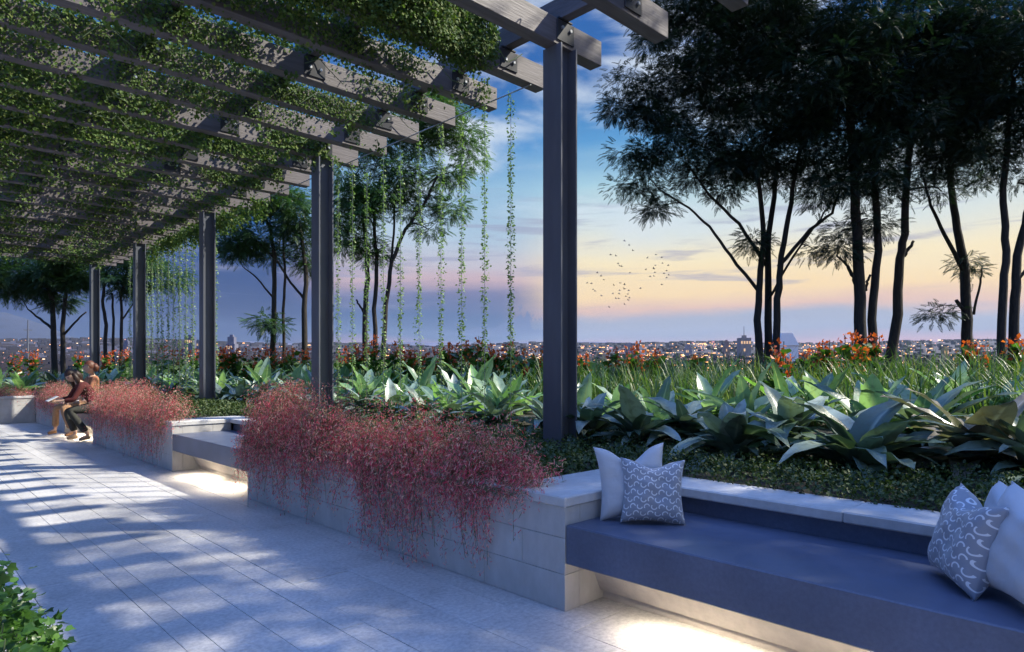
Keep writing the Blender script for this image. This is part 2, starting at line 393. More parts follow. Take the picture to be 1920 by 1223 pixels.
# far land rising to the horizon, one sheet
def land_z(D, a):
    t = min(1, max(0, (D - 60) / 2600.0))
    base = EYE + D * (-.045 + .075 * (t ** .35)) if D > 60 else -40
    return base + (0 if D < 1500 else 5 * math.sin(a * 9) + 4 * math.sin(a * 23 + 1))
def make_land():
    Ds = [30, 60, 90, 130, 180, 250, 340, 450, 600, 800, 1000, 1300, 1600, 2000, 2400, 2700, 3000, 3400, 5200, 9000]
    az = np.linspace(-math.pi, math.pi, 181)
    mb = MB()
    for D in Ds:
        for a in az:
            z = land_z(D, a) if D >= 60 else -45
            if D > 3000: z = land_z(3000, a) - (D - 3000) * .01
            mb.v.append((D * math.sin(a + TH), D * math.cos(a + TH), z))
    n = len(az)
    for i in range(len(Ds) - 1):
        for j in range(n - 1): mb.f.append((i * n + j, i * n + j + 1, (i + 1) * n + j + 1, (i + 1) * n + j))
    m = noise_mat('dusk plain', (.014, .014, .022), (.05, .038, .05), .02, .95, 0, lo=.4, hi=.62, det=10)
    return tag(mb.build('ground', m, smooth=True), 'dark plain with the city rising to the horizon', None, None, 'structure')
make_land()
def ridge(name, pts, D, thick, col, label):
    """hill built from a ridge line with real depth"""
    mb = MB(); k = len(pts); rows = []
    for (f_, dd) in ((0, -thick), (.55, -thick * .45), (1, 0), (.5, thick * .6), (0, thick)):
        row = []
        for (px, py) in pts:
            p = at(px, py, D); q = at(px, 700, D + dd); zt = -20 + (p.z + 20) * f_
            row.append(len(mb.v)); mb.v.append((q.x, q.y, zt))
        rows.append(row)
    for a, b in zip(rows, rows[1:]):
        for i in range(k - 1): mb.f.append((a[i], a[i + 1], b[i + 1], b[i]))
    return tag(mb.build(name, noise_mat(name, col, tuple(c * 1.5 for c in col), .01, .95, 0, det=8), smooth=True), label, None, None, 'structure')
ridge('mountain', [(-700, 668), (-420, 640), (-250, 612), (-120, 590), (-40, 584), (10, 586), (50, 598), (90, 612), (130, 630), (165, 643), (230, 652), (330, 662)], 3400, 800, (.016, .022, .04), 'haze-blue mountain at the left end of the horizon')  # bluish base colour carries some of the distance haze
ridge('hills', [(200, 655), (320, 646), (460, 640), (600, 646), (760, 641), (900, 645), (1050, 640), (1200, 643), (1350, 641), (1500, 645), (1700, 640), (1900, 644), (2300, 640)], 4200, 700, (.06, .065, .11), 'low hills closing the city plain')  # blue-grey of far haze mixed into the hill colour

# ---------------------------------------------------------------- city
def land_at(px, D):
    a = math.atan2((px - 960) / F, 1.0); DD = D / math.cos(a)
    return land_z(DD, a)
def make_city():
    mb = MB()
    # low dark blocks as one mass, lights as another
    for i in range(4200):
        D = 320 * math.exp(random.random() * 2.45); px = random.uniform(-150, 2080)
        p = at(px, 700, D); z = land_at(px, D); s = random.uniform(3, 9) * (.5 + D / 2200); h = random.uniform(2, 6) * (.35 + D / 1800)
        mb.box(p.x - s, p.x + s, p.y - s * .7, p.y + s * .7, z - 6, z + h)
    tag(mb.build('city_blocks', noise_mat('city wall', (.014, .014, .024), (.04, .032, .045), .02, .9, 0, det=6)), 'countless low dark buildings spread over the plain', 'city', None, 'stuff')
    for nm, col, st, n in (('city_lights', (1.0, .46, .16), 2.4, 2000), ('city_lamps', (1.0, .74, .48), 1.9, 520), ('city_windows', (.95, .40, .42), 1.3, 500)):
        mb = MB()
        for i in range(n):
            D = 300 * math.exp(random.random() * 2.1); px = random.gauss(1330, 280) if random.random() < .62 else random.uniform(-100, 2050)
            p = at(px, 700, D); z = land_at(px, D); s = D / F * random.uniform(.3, .95)
            z += random.uniform(.5, 4) * (.4 + D / 1800)
            w = s * random.choice((1, 1, 1.5, 3.2))
            mb.box(p.x - w * .7, p.x + w * .7, p.y - w * .7, p.y + w * .7, z, z + s * 1.1)
        tag(mb.build(nm, emis(nm, col, st)), {'city_lights': 'orange street lights glittering across the city plain', 'city_lamps': 'pale yellow lights glittering across the city plain', 'city_windows': 'pinkish lit windows scattered across the city plain'}[nm], 'lights', None, 'stuff')
make_city()
def tower(px, py_top, D, w, label, col, tiers=1, lit=True, mast=False, name='tower_building'):
    p = at(px, 700, D); zb = land_at(px, D) - 3; zt = at(px, py_top, D).z; W = w / F * D / 2
    t = empty(name, (p.x, p.y, zb), -TH); tag(t, label, 'building', 'towers on the city skyline')
    m = mat('facade', col, .7); H = zt - zb
    mb = MB(); mb.box(-W, W, -W, W, 0, H * (.72 if tiers > 1 else 1))
    if tiers > 1: mb.box(-W * .7, W * .7, -W * .7, W * .7, H * .72, H)
    mb.build('wall', m, t)
    mb = MB()
    rows = max(2, int(H / 9)); cols = 4
    for r in range(rows):
        for c in range(cols):
            if random.random() < .5: continue
            x = -W + (c + .5) * 2 * W / cols; z = H * (r + .5) / rows * (.70 if tiers > 1 else .96)
            mb.box(x - W * .14, x + W * .14, -W - .4, -W + .1, z - H / rows * .18, z + H / rows * .18)
    o = mb.build('window', emis('lit window', (1, .62, .35), .5), t); o['kind'] = 'stuff'
    MB().box(-W * .35, W * .35, -W * .35, W * .35, H, H + W * .5).build('roof', m, t)
    if mast: MB().tube([(0, 0, H + W * .5), (0, 0, H * 1.5)], W * .06, 5).build('mast', m, t)
    return t
for a in [(435, 632, 900, 17, 'pale stepped tower on the skyline just right of the third pergola column', (.13, .13, .18), 2),
          (357, 632, 1000, 15, 'dark blocky tower on the skyline seen through the far hanging vines', (.07, .08, .13), 1),
          (372, 640, 1050, 12, 'shorter dark tower beside the blocky tower behind the far hanging vines', (.08, .09, .14), 1),
          (352, 638, 1300, 10, 'slim dark tower immediately left of the blocky one behind the vines', (.09, .09, .14), 1),
          (238, 640, 1100, 11, 'dark tower on the skyline between the fourth and fifth columns', (.10, .10, .16), 2),
          (1070, 645, 1200, 9, 'small grey tower at the right edge of the nearest column', (.16, .15, .2), 1),
          (1362, 640, 900, 10, 'slim lit tower standing left of the three stemmed tree', (.24, .15, .13), 2),
          (1395, 634, 1000, 20, 'wide pale building with a thin mast left of the three stemmed tree', (.22, .19, .19), 1),
          (1772, 652, 700, 8, 'amber lit slim tower left of the forked tree', (.5, .34, .14), 1),
          (1180, 646, 1300, 14, 'low wide building under the flock of birds', (.2, .18, .22), 1),
          (1290, 648, 1250, 12, 'low grey tower right of the flock of birds', (.2, .18, .22), 2)]:
    tower(*a[:7], mast='mast' in a[4])
def hall():
    p = at(1477, 700, 620); z = land_at(1477, 620) - 2; t = empty('hall', (p.x, p.y, z), -TH)
    tag(t, 'large white hall with a steep slanting roof beside the three stemmed tree', 'building')
    k = 620 / F; zb = at(0, 657, 620).z - z; zm = at(0, 648, 620).z - z; zt = at(0, 625, 620).z - z
    MB().box(-17 * k, 20 * k, 0, 22, 0, zm).build('wall', mat('white wall', (.88, .86, .86), .6), t)
    MB().prism([(-18 * k, zm + .05), (21 * k, zm + .05), (8 * k, zt), (-12 * k, zt)], 1, -1, 24).build('roof', mat('white roof', (.92, .90, .90), .5), t)
hall()
def mast():
    p = at(52, 700, 300); z = land_at(52, 300); t = at(52, 600, 300).z
    mb = MB(); mb.tube([(p.x, p.y, z - 2), (p.x, p.y, t)], [.7, .22], 6)
    for q in (.55, .8): mb.box(p.x - 1.6, p.x + 1.6, p.y - .15, p.y + .15, z + (t - z) * q, z + (t - z) * q + .35)
    tag(mb.build('radio_mast', M_steel), 'thin dark mast rising before the mountain at the left edge', 'mast')
mast()

# ---------------------------------------------------------------- planters and benches
XF, XB, XC = 2.61, 3.30, 3.63
HC, TC = .606, .055
def course_wall(mb, x0, x1, y0, y1, z1, seam_y=None, seam_x=None):
    """blocks laid in courses with fine open joints"""
    zc = [0, .194, .386, z1]
    for k in range(3):
        za, zb = zc[k] + .0012, zc[k + 1] - .0012
        if x1 - x0 < y1 - y0:
            y = y0 - (.32 if k % 2 else 0); 
            while y < y1:
                a, b = max(y, y0), min(y + .64, y1)
                if b - a > .02: mb.box(x0, x1, a + (.0012 if a > y0 else 0), b - (.0012 if b < y1 else 0), za, zb, .0015)
                y += .64
        else:
            x = x0 - (.18 if k % 2 else .0)
            while x < x1:
                a, b = max(x, x0), min(x + .36, x1)
                if b - a > .02: mb.box(a + (.0012 if a > x0 else 0), b - (.0012 if b < x1 else 0), y0, y1, za, zb, .0015)
                x += .36
def planter(y0, y1, near_end, far_end, label, group='stone planters along the terrace'):
    t = empty('planter', (XF, y0, 0)); tag(t, label, 'planter', group)
    off = Vector((-XF, -y0, 0))
    def fin(mb, nm, m):
        mb.v = [tuple(Vector(v) + off) for v in mb.v]; return mb.build(nm, m, t)
    w = MB(); course_wall(w, XF, XF + .12, y0, y1, HC - TC - .001)
    if near_end: course_wall(w, XF + .122, XB + .02, y0, y0 + .12, HC - TC - .001)
    if far_end: course_wall(w, XF + .122, XB + .02, y1 - .12, y1, HC - TC - .001)
    w.box(XF + .04, XF + .10, y0 + .03, y1 - .03, 0.0, HC - TC - .003)
    fin(w, 'wall', M_block)
    c = MB()
    def strip(xa, xb, ya, yb, along):
        if along == 'y':
            y = ya
            while y < yb - .05:
                e = min(y + 1.2, yb)
                if yb - e < .3: e = yb
                c.box(xa, xb, y + .001, e - .001, HC - TC, HC, .007); y = e
        else:
            x = xa
            while x < xb - .05:
                e = min(x + .9, xb)
                if xb - e < .3: e = xb
                c.box(x + .001, e - .001, ya, yb, HC - TC, HC, .007); x = e
    ya = y0 - .012 if near_end else y0; yb = y1 + .012 if far_end else y1
    if near_end: strip(XF - .015, XC, ya, y0 + .47, 'x')
    if far_end: strip(XF - .015, XC, y1 - .47, yb, 'x')
    strip(XF - .015, XF + .32, (y0 + .47) if near_end else y0, (y1 - .47) if far_end else y1, 'y')
    fin(c, 'coping', M_coping)
    return t
planter(2.302, 6.42, True, True, 'long pale stone planter in front, red flowers spilling over it, ending at the cushioned bench')
planter(8.70, 12.82, True, True, 'pale stone planter between the two far benches, beside the seated people')
planter(15.10, 18.32, True, False, 'farthest stone planter on the right side of the path, running into the cross wall')
def cross_planter():
    t = empty('planter', (0, 18.32, 0)); tag(t, 'stone planter closing the far end of the path at the left edge', 'planter', 'stone planters along the terrace')
    w = MB(); x = -4.0
    for k, (za, zb) in enumerate(((0, .194), (.194, .386), (.386, HC - TC - .001))):
        x = -4.2 + (.3 if k % 2 else 0)
        while x < 2.61:
            w.box(max(x, -4) + .001, min(x + .64, 2.609) - .001, 0, .12, za + .001, zb - .001, .0015); x += .64
    w.box(-3.98, 2.6, .04, .10, 0, HC - TC - .003)
    w.build('wall', M_block, t)
    c = MB(); x = -4
    while x < 2.55: c.box(x, min(x + 1.1, 2.592), -.015, .33, HC - TC, HC, .007); x += 1.102
    c.build('coping', M_coping, t)
    MB().box(-4, 2.58, .33, 3.5, .3, .57).build('soil_fill', M_soil, t)
cross_planter()
M_glow = emis('led strip', (1.0, .82, .58), 6)
def bench(y0, y1, label, power):
    t = empty('bench', (XF, y0, 0)); tag(t, label, 'bench', 'built-in benches between the planters')
    L_ = y1 - y0; e = .003
    def P(x): return x - XF
    MB().box(0.002, P(3.345), e, L_ - e, .252, .458, .006).build('seat', M_slate, t)
    MB().box(P(3.345) + .002, P(3.60), e, L_ - e, .10, HC - TC - .002).build('backrest', M_slate, t)
    c = MB(); y = 0.475 if False else .0
    n = max(1, round(L_ / 1.15))
    for i in range(n):
        ya, yb = (-.0 + L_ * i / n) + .001, L_ * (i + 1) / n - .001
        if i == 0: ya = .014
        if i == n - 1: yb = L_ - .014
        c.box(P(XB), P(XC), ya, yb, HC - TC, HC, .007)
    c.build('coping', M_coping, t)
    pl = MB(); pl.prism([(P(2.93), 0), (P(2.93), .045), (P(2.905), .05), (P(2.80), .25), (P(3.30), .25), (P(3.30), 0)], 1, e, L_ - e)
    pl.build('plinth', M_plinth, t)
    MB().box(P(2.72), P(2.74), .15, L_ - .15, .240, .2515).build('light_strip', M_glow, t)
    for yy in (.78, 1.56):
        ld = bpy.data.lights.new('bench_lamp', 'AREA'); ld.shape = 'RECTANGLE'; ld.size = .05; ld.size_y = .5
        ld.energy = power * .33; ld.color = (1.0, .84, .62); ld.spread = R(130)
        lo = bpy.data.objects.new('bench_lamp', ld); COL.objects.link(lo); lo.parent = t
        lo.location = (P(2.73), yy, .236); lo.rotation_euler = (0, R(14), 0)
    return t
bench(.02, 2.302, 'dark slate bench with cushions, nearest at the lower right', 13)
bench(6.42, 8.70, 'slate bench between the first two planters, half hidden by red flowers', 13)
bench(12.82, 15.10, 'far slate bench where the two people sit', 13)
# the stretch of planter past the near bench, at the frame edge
planter(-3.0, .02, False, True, 'stone planter beyond the cushioned bench, nearest the viewer')

# ---------------------------------------------------------------- pergola
def pergola():
    t = empty('pergola', (4.29, 3.84, 0)); tag(t, 'long dark steel and timber pergola over the path, its far part grown with ivy', 'pergola')
    O = Vector((4.29, 3.84, 0))
    def B(mb, nm, m, par=t):
        mb.v = [tuple(Vector(v) - O) for v in mb.v]; return mb.build(nm, m, par)
    H0 = 4.05; HB = .225; PITCH = .7083
    rn = range(-7, 25)
    for side, X in ((0, 4.29), (1, -2.4)):
        for k in range(-1, 5):
            if side == 1 and k not in (-1, 0, 1, 2, 3, 4): continue
            Y = 3.86 + 4.25 * k - .02; w = .105
            if side == 1 and k > 3: pass
            mb = MB()
            mb.box(X - w, X - w + .016, Y - w, Y + w, .45, H0 - .002); mb.box(X + w - .016, X + w, Y - w, Y + w, .45, H0 - .002)
            mb.box(X - w + .016, X + w - .016, Y - .012, Y + .012, .45, H0 - .002)
            o = B(mb, 'column', M_steel)
            mb = MB(); mb.box(X - .15, X + .15, Y - .15, Y + .15, .45, .47); B(mb, 'base_plate', M_plate, o)
            o2 = o.children[0]
    pur = [4.29, 3.05, 1.80, .55, -.7, -1.95]
    for k in rn:
        Y = 3.84 + PITCH * k
        mb = MB(); mb.box(-2.9, 4.80, Y - .055, Y + .080, H0, H0 + HB, .004)
        o = B(mb, 'rafter', M_beam)
        if -2 <= k < 16:
            for X in pur[:4]:
                pm = MB()
                pm.box(X - .11, X + .11, Y - .067, Y - .0555, H0 + .035, H0 + HB - .012, .003)
                pm.box(X - .09, X + .09, Y - .065, Y + .105, H0 + HB + .001, H0 + HB + .013)
                nf = len(pm.f)
                for dx in (-.05, .055):
                    c = Vector((X + dx, Y - .07, H0 + (.115 if k % 2 else .15))); pm.tube([c + Vector((0, .006, 0)), c - Vector((0, .014, 0))], .015, 6)
                p = B(pm, 'joint_plate', M_plate, o); p.data.materials.append(M_bolt)
                p.data.polygons.foreach_set('material_index', [0] * nf + [1] * (len(p.data.polygons) - nf))
    for X in pur:
        mb = MB(); y = -1.4
        mb.box(X - .05, X + .05, -1.6, 21.6, H0 + HB + .0135, H0 + HB + .0135 + .19, .004)
        B(mb, 'purlin', M_beamY)
    # thin wires the vines are trained on run under the rafter ends
    mb = MB(); mb.tube([(4.60, 4.50, H0 - .009), (4.60, 21.3, H0 - .009)], .007, 6); B(mb, 'wire', M_rod)
    return t
PERG = pergola()
def chain():
    mb = MB(); a = at(1049, -3, 5.75)
    c0 = Vector((4.08, 3.70, 4.52))
    import bmesh
    pts = [Vector((4.05, 3.55, 4.47)), Vector((4.0, 3.45, 4.36)), Vector((3.93, 3.36, 4.31)), Vector((3.84, 3.28, 4.32)), Vector((3.77, 3.20, 4.38)), Vector((3.72, 3.13, 4.47))]
    fine = []
    for p, q in zip(pts, pts[1:]):
        for s in range(3): fine.append(p.lerp(q, s / 3))
    fine.append(pts[-1])
    for i, (p, q) in enumerate(zip(fine, fine[1:])):
        d = (q - p); l = d.length * .75; d.normalize(); a = d.cross(Vector((0, 0, 1))).normalized(); b = d.cross(a)
        u = a if i % 2 else b; c = (p + q) / 2
        ring = [c + d * l * math.cos(t_) + u * l * .55 * math.sin(t_) for t_ in [k * math.pi / 5 for k in range(11)]]
        mb.tube(ring, .005, 5, caps=False)
    tag(mb.build('chain', M_rod), 'short steel chain slung between the first beams of the pergola', 'chain')
chain()

# ---------------------------------------------------------------- ivy on the pergola
def ivy():
    P = []; Nn = []; Sz = []
    def patch(x, y): return math.sin(x * 1.9 + y * .8) + math.sin(y * 1.3 - x * 2.7 + 1) + .8 * math.sin(x * 4.3 + y * 3.9) + .6 * math.sin(y * 6.1 + x)
    H0 = 4.05; n = 0
    # clinging to the near faces and undersides of the rafters
    for k in range(1, 25):
        Y = 3.84 + .7083 * k; dens = 7000 if k < 5 else 5200 if k < 10 else 2600
        xmax = 3.95 if k == 1 else 4.62 if k == 2 else 4.35 if k == 3 else 4.2 if k == 4 else 4.35
        cover = .5 if k % 2 else 1.0
        lo = 1.0 if k < 4 else 0
        for i in range(dens):
            x = random.uniform(.0, xmax); f = random.random()
            c = patch(x, Y * 1.3 + k * 2.2)
            thr = -1.2 if k in (1, 2) else (-.35 + (0.6 if k % 3 == 0 else -.3))
            if c + random.gauss(0, .7) < thr: continue
            z = H0 + random.random() ** (1.0 if k > 2 else .8) * .26
            if k == 1: z = H0 + .03 + random.random() * .42
            if f < .78: P.append((x, Y - .068 - random.random() * (.03 if k > 2 else .10), z)); Nn.append((0, -1, .15))
            elif f < .88: P.append((x, Y + random.uniform(-.05, .09), H0 - .012 - random.random() * .05)); Nn.append((0, -.3, -1))
            else: P.append((x, Y + .10 + random.random() * .05, z)); Nn.append((0, 1, .2))
            Sz.append(random.uniform(.018, .034) if k < 6 else random.uniform(.028, .05))
    # the thick cushion lying over the first beams
    for i in range(46000):
        x = random.uniform(.6, 4.02); y = 4.50 + random.random() * .5; r = random.random()
        top = 4.55 + .07 * math.sin(x * 5) + .05 * math.sin(x * 11 + 1)
        if x > 3.5: top -= (x - 3.5) * .25
        if r < .62: zq = 3.985 + random.random() * (top - 3.985); P.append((x, 4.47 - random.random() * .12 + .04 * math.sin(x * 9) + (random.random() * .2 if zq < 4.05 else 0), zq)); Nn.append((0, -1, .35))
        elif r < .8: P.append((x, y, top + random.uniform(-.05, .03))); Nn.append((0, -.3, 1))
        else: P.append((x, y, 4.30 + random.random() * .1)); Nn.append((0, 0, -1))
        Sz.append(random.uniform(.020, .038))
    # the mat lying across the top, seen from below between the rafters
    for i in range(120000):
        x = random.uniform(-.4, 4.55); y = 4.6 + (random.random() ** 1.25) * 16.7
        c = patch(x * .9, y * .8) + patch(x * 2.1, y * 1.9) * .5
        if c + random.gauss(0, .5) < (-.95 if y > 8 else -.55): continue
        if x > 3.55 and y < 12 and random.random() < .8: continue
        if abs(x - 3.33) < .13 or abs(x - 2.08) < .13:
            if y < 10 and random.random() < .8: continue
        P.append((x, y, 4.30 + random.random() * .17 - .10 * (random.random() < .25))); Nn.append((0, -.2, -1 if random.random() < .6 else 1)); Sz.append(random.uniform(.026, .05) * (1 if y < 9 else 1.4))
    # tufts hanging below the outer edge
    for k in range(150):
        x0 = random.uniform(.6, 4.5); y0 = random.uniform(4.6, 21); l = random.uniform(.06, .26)
        for i in range(int(14 + l * 50)):
            P.append((x0 + random.gauss(0, .035), y0 + random.gauss(0, .05), 4.06 - random.random() * l)); Nn.append((random.uniform(-1, 1), -1, .2)); Sz.append(random.uniform(.03, .05))
    for k in range(70):   # dense hanging mass between the far columns, over the vines
        y0 = random.uniform(10.5, 16.8); l = random.uniform(.1, .42)
        for i in range(60):
            P.append((4.60 + random.gauss(0, .09), y0 + random.gauss(0, .09), 4.08 - random.random() * l)); Nn.append((-1, -.5, .2)); Sz.append(random.uniform(.04, .06))
    P = np.array(P); Nn = np.array(Nn, float) + rng.normal(size=(len(P), 3)) * .42
    d = rand_dirs(len(P), -.9)
    o = scatter('ivy', *HEART, P, rot_from(d, Nn), np.array(Sz), M_ivy)
    tag(o, 'dense green ivy matted over the beams of the pergola', 'ivy', None, 'stuff')
    mb = MB()
    for k in range(46):
        x = random.uniform(.8, 4.2); y = 4.45 + .7083 * random.randint(0, 9); pts = []
        for s in range(6): pts.append((x + s * .12 + random.gauss(0, .03), y - .01 + random.gauss(0, .006), 4.06 + .2 * abs(math.sin(s * .9 + k))))
        mb.tube(pts, .005, 4)
    mb.build('stems', M_stemg, o)
ivy()

# ---------------------------------------------------------------- hanging vines
def vine(px, label, grp, zlow, dense, X=4.60):
    d = 1716.5 * X / (px + 232); Y = (d - X * S_) / C_
    t = empty('hanging_vine', (X, Y, 4.03)); tag(t, label, 'vine', grp)
    L_ = 4.03 - .62
    MB().tube([(0, 0, 0), (0, 0, -L_)], .0035 if px > 500 else .006, 4).build('cable', M_rod, t)
    n = int(620 * dense); leafy = 4.03 - zlow
    zz = -rng.random(n) ** .95 * leafy
    ext = int(n * .13); zz = np.concatenate([zz, -leafy - rng.random(ext) * (L_ - leafy)])
    th = rng.random(len(zz)) * 6.283; rr = (np.abs(rng.normal(0, .011, len(zz))) + .004) * (1.2 + .6 * np.sin(zz * 5 + px))
    P = np.stack([np.cos(th) * rr, np.sin(th) * rr, zz], 1)
    nr = np.stack([np.cos(th), np.sin(th), np.full_like(th, .3)], 1)
    dr = np.stack([np.cos(th + .5), np.sin(th + .5), -.3 + rng.normal(size=len(th)) * .5], 1)
    s = rng.uniform(.016, .038, len(th)) * (1 if px > 500 else 1.25)
    scatter('leaves', *KITE, P, rot_from(dr, nr + rng.normal(size=nr.shape) * .4), s, M_vine, t)
near = [958, 909, 866, 827, 786, 751, 719, 688, 661, 634]
ords = ['nearest hanging vine, left of the first column', 'second hanging vine left of the first column, below the ivy covered beam end', 'third hanging vine left of the first column',
        'fourth hanging vine left of the first column', 'fifth hanging vine left of the first column', 'sixth of ten hanging vines left of the first column, before the lighter tree',
        'fourth hanging vine right of the second column', 'third hanging vine right of the second column', 'second hanging vine right of the second column', 'hanging vine close against the right of the second column']
for i, (p, l) in enumerate(zip(near, ords)):
    vine(p, 'thin leafy ' + l, 'vines hanging between the first two columns', [1.42, 1.35, 1.5, 1.3, 1.2, 1.3, 1.2, 1.25, 1.3, 1.1][i], [1.25, 1.1, 1, 1.05, .95, .9, .85, .85, .85, .9][i])
far = [404, 362, 349, 337, 326, 316, 304, 296, 285, 276, 262, 244]
fo = ['clinging to the right side of the third column', 'first left of the third column', 'second left of the third column', 'third left of the third column', 'fourth left of the third column', 'fifth left of the third column',
      'sixth left of the third column', 'fourth right of the fourth column', 'third right of the fourth column', 'second right of the fourth column', 'in front of the fourth column', 'just left of the fourth column']
for p, l in zip(far, fo): vine(p, 'slender vine hanging ' + l, 'vines hanging by the far columns', 1.15, .8)
for p, l in ((556, 'left'), (520, 'further left'),): pass

# ---------------------------------------------------------------- cushions
def cushion_mat(pattern):
    m = mat('cushion cloth patterned' if pattern else 'cushion cloth plain', (.50, .53, .58), .5 if pattern else .75, 0, .4); N, L, B = nodes_of(m)
    B.inputs['Sheen Weight'].default_value = .3
    tc = N.new('ShaderNodeTexCoord')
    w = N.new('ShaderNodeTexNoise'); w.inputs['Scale'].default_value = 260; L.new(tc.outputs['Object'], w.inputs[0])
    w2 = N.new('ShaderNodeTexNoise'); w2.inputs['Scale'].default_value = 14; w2.inputs['Detail'].default_value = 3; L.new(tc.outputs['Object'], w2.inputs[0])
    bp = N.new('ShaderNodeBump'); bp.inputs['Strength'].default_value = .25; bp.inputs['Distance'].default_value = .002; L.new(w.outputs[0], bp.inputs['Height'])
    bq = N.new('ShaderNodeBump'); bq.inputs['Strength'].default_value = .6; bq.inputs['Distance'].default_value = .012; L.new(w2.outputs[0], bq.inputs['Height']); L.new(bp.outputs[0], bq.inputs['Normal'])
    L.new(bq.outputs[0], B.inputs['Normal'])
    if not pattern: return m
    def Mt(op, a, b=0.0):
        n = N.new('ShaderNodeMath'); n.operation = op
        for i, v in enumerate((a, b)):
            if isinstance(v, (int, float)): n.inputs[i].default_value = v
            else: L.new(v, n.inputs[i])
        return n.outputs[0]
    sp = N.new('ShaderNodeSeparateXYZ'); L.new(tc.outputs['UV'], sp.inputs[0])
    def horseshoe(n_, ox):
        u = Mt('ADD', Mt('MULTIPLY', sp.outputs[0], n_), 10.0); v = Mt('ADD', Mt('MULTIPLY', sp.outputs[1], n_), 10.0 + ox)
        row = Mt('MODULO', Mt('FLOOR', v), 2.0); u = Mt('ADD', u, Mt('MULTIPLY', row, .5))
        fu = Mt('SUBTRACT', Mt('FRACT', u), .5); fv = Mt('SUBTRACT', Mt('FRACT', v), .5)
        r = Mt('SQRT', Mt('ADD', Mt('MULTIPLY', fu, fu), Mt('MULTIPLY', fv, fv)))
        ring = Mt('LESS_THAN', Mt('ABSOLUTE', Mt('SUBTRACT', r, .36)), .075)
        ck = Mt('SUBTRACT', Mt('MULTIPLY', Mt('MODULO', Mt('FLOOR', u), 2.0), 2.0), 1.0)
        half = Mt('GREATER_THAN', Mt('ADD', Mt('MULTIPLY', fv, ck), Mt('MULTIPLY', fu, .45)), -.10)
        return Mt('MULTIPLY', ring, half)
    h = horseshoe(9.0, .3)
    mx = N.new('ShaderNodeMix'); mx.data_type = 'RGBA'; L.new(h, mx.inputs[0]); mx.inputs[6].default_value = (.27, .295, .35, 1); mx.inputs[7].default_value = (.72, .75, .80, 1)
    L.new(mx.outputs[2], B.inputs['Base Color'])
    rr = Mt('SUBTRACT', .42, Mt('MULTIPLY', h, .1)); L.new(rr, B.inputs['Roughness'])
    return m
MC_PAT, MC_PLAIN = cushion_mat(True), cushion_mat(False)
def cushion(loc, w, nrm, lean, roll, m, label, dent=.06, fat=.13):
    """a square scatter cushion: x across, z up, thick along y; pinched corners, chopped top"""
    n = 22; me = bpy.data.meshes.new('cushion'); V = []; UV = []
    for side in (-1, 1):
        for j in range(n + 1):
            for i in range(n + 1):
                u, v = i / n * 2 - 1, j / n * 2 - 1
                k = 1 - .13 * (1 - abs(v) ** 2.2) * (abs(u) ** 6) ; kv = 1 - .11 * (1 - abs(u) ** 2.2) * (abs(v) ** 6)
                x = u * w / 2 * (1 - .13 * (1 - v * v) * u * u); z = v * w / 2 * (1 - .11 * (1 - u * u) * v * v)
                if v > 0: z -= dent * (v ** 2.2) * math.exp(-(u / .42) ** 2)
                th = fat / 2 * max(0, (1 - u ** 4) * (1 - v ** 4)) ** .55 * (1 - .25 * max(0, v) * math.exp(-(u / .4) ** 2))
                th += .006 * math.sin(u * 7 + v * 3) * (1 - u * u) * (1 - v * v) + .004 * math.sin(v * 13 - u * 5) * (1 - u ** 2) * (1 - v ** 2)
                V.append((x, side * max(th, .0025), z)); UV.append((i / n, j / n))
    Fc = []; m1 = (n + 1) ** 2
    for s in (0, 1):
        for j in range(n):
            for i in range(n):
                a = s * m1 + j * (n + 1) + i; q = (a, a + 1, a + n + 2, a + n + 1)
                Fc.append(q if s == 0 else q[::-1])
    for i in range(n):   # welt
        for a, b in ((i, i + 1), (n * (n + 1) + i + 1, n * (n + 1) + i), ((i + 1) * (n + 1), i * (n + 1)), (i * (n + 1) + n, (i + 1) * (n + 1) + n)):
            Fc.append((a, a + m1, b + m1, b))
    me.from_pydata(V, [], Fc); uv = me.uv_layers.new(name='UVMap')
    for p in me.polygons:
        for li in p.loop_indices: uv.data[li].uv = UV[me.loops[li].vertex_index]
    me.polygons.foreach_set('use_smooth', [True] * len(me.polygons)); me.materials.append(m)
    o = bpy.data.objects.new('cushion', me); link(o)
    y = Vector((nrm[0], nrm[1], 0)).normalized(); x = Vector((y.y, -y.x, 0)); z = Vector((0, 0, 1))
    Rm = Matrix((x, y, z)).transposed().to_4x4() @ Matrix.Rotation(lean, 4, 'X') @ Matrix.Rotation(roll, 4, 'Y')
    o.matrix_world = Matrix.Translation((0, 0, 0)) @ Rm
    zmin = min((Rm @ Vector(v)).z for v in V)
    o.location = (loc[0], loc[1], .4585 - zmin - .004)
    tag(o, label, 'cushion', 'cushions on the near bench')
# nrm is the direction the face looks; positive lean tips the top backwards
cushion((2.985, 2.01), .345, (-.74, -.67), R(14), R(-2), MC_PAT, 'silver horseshoe patterned cushion standing before the plain one by the stone wall', .035)
cushion((2.995, 2.15), .40, (-.62, -.78), R(10), R(3), MC_PLAIN, 'plain pale grey cushion behind the patterned one, against the stone wall', .085)
cushion((2.985, .60), .36, (-.58, .81), R(16), R(-4), MC_PAT, 'grey cushion with a horseshoe pattern leaning at the right end of the bench', .05, .15)
cushion((3.12, .485), .385, (-.50, .86), R(14), R(8), MC_PLAIN, 'plain pale cushion whose peak shows behind the patterned one at the right end', .06)
cushion((2.85, .375), .405, (-.66, .75), R(12), R(-3), MC_PLAIN, 'plain pale cushion cut by the right edge of the picture', .06, .17)

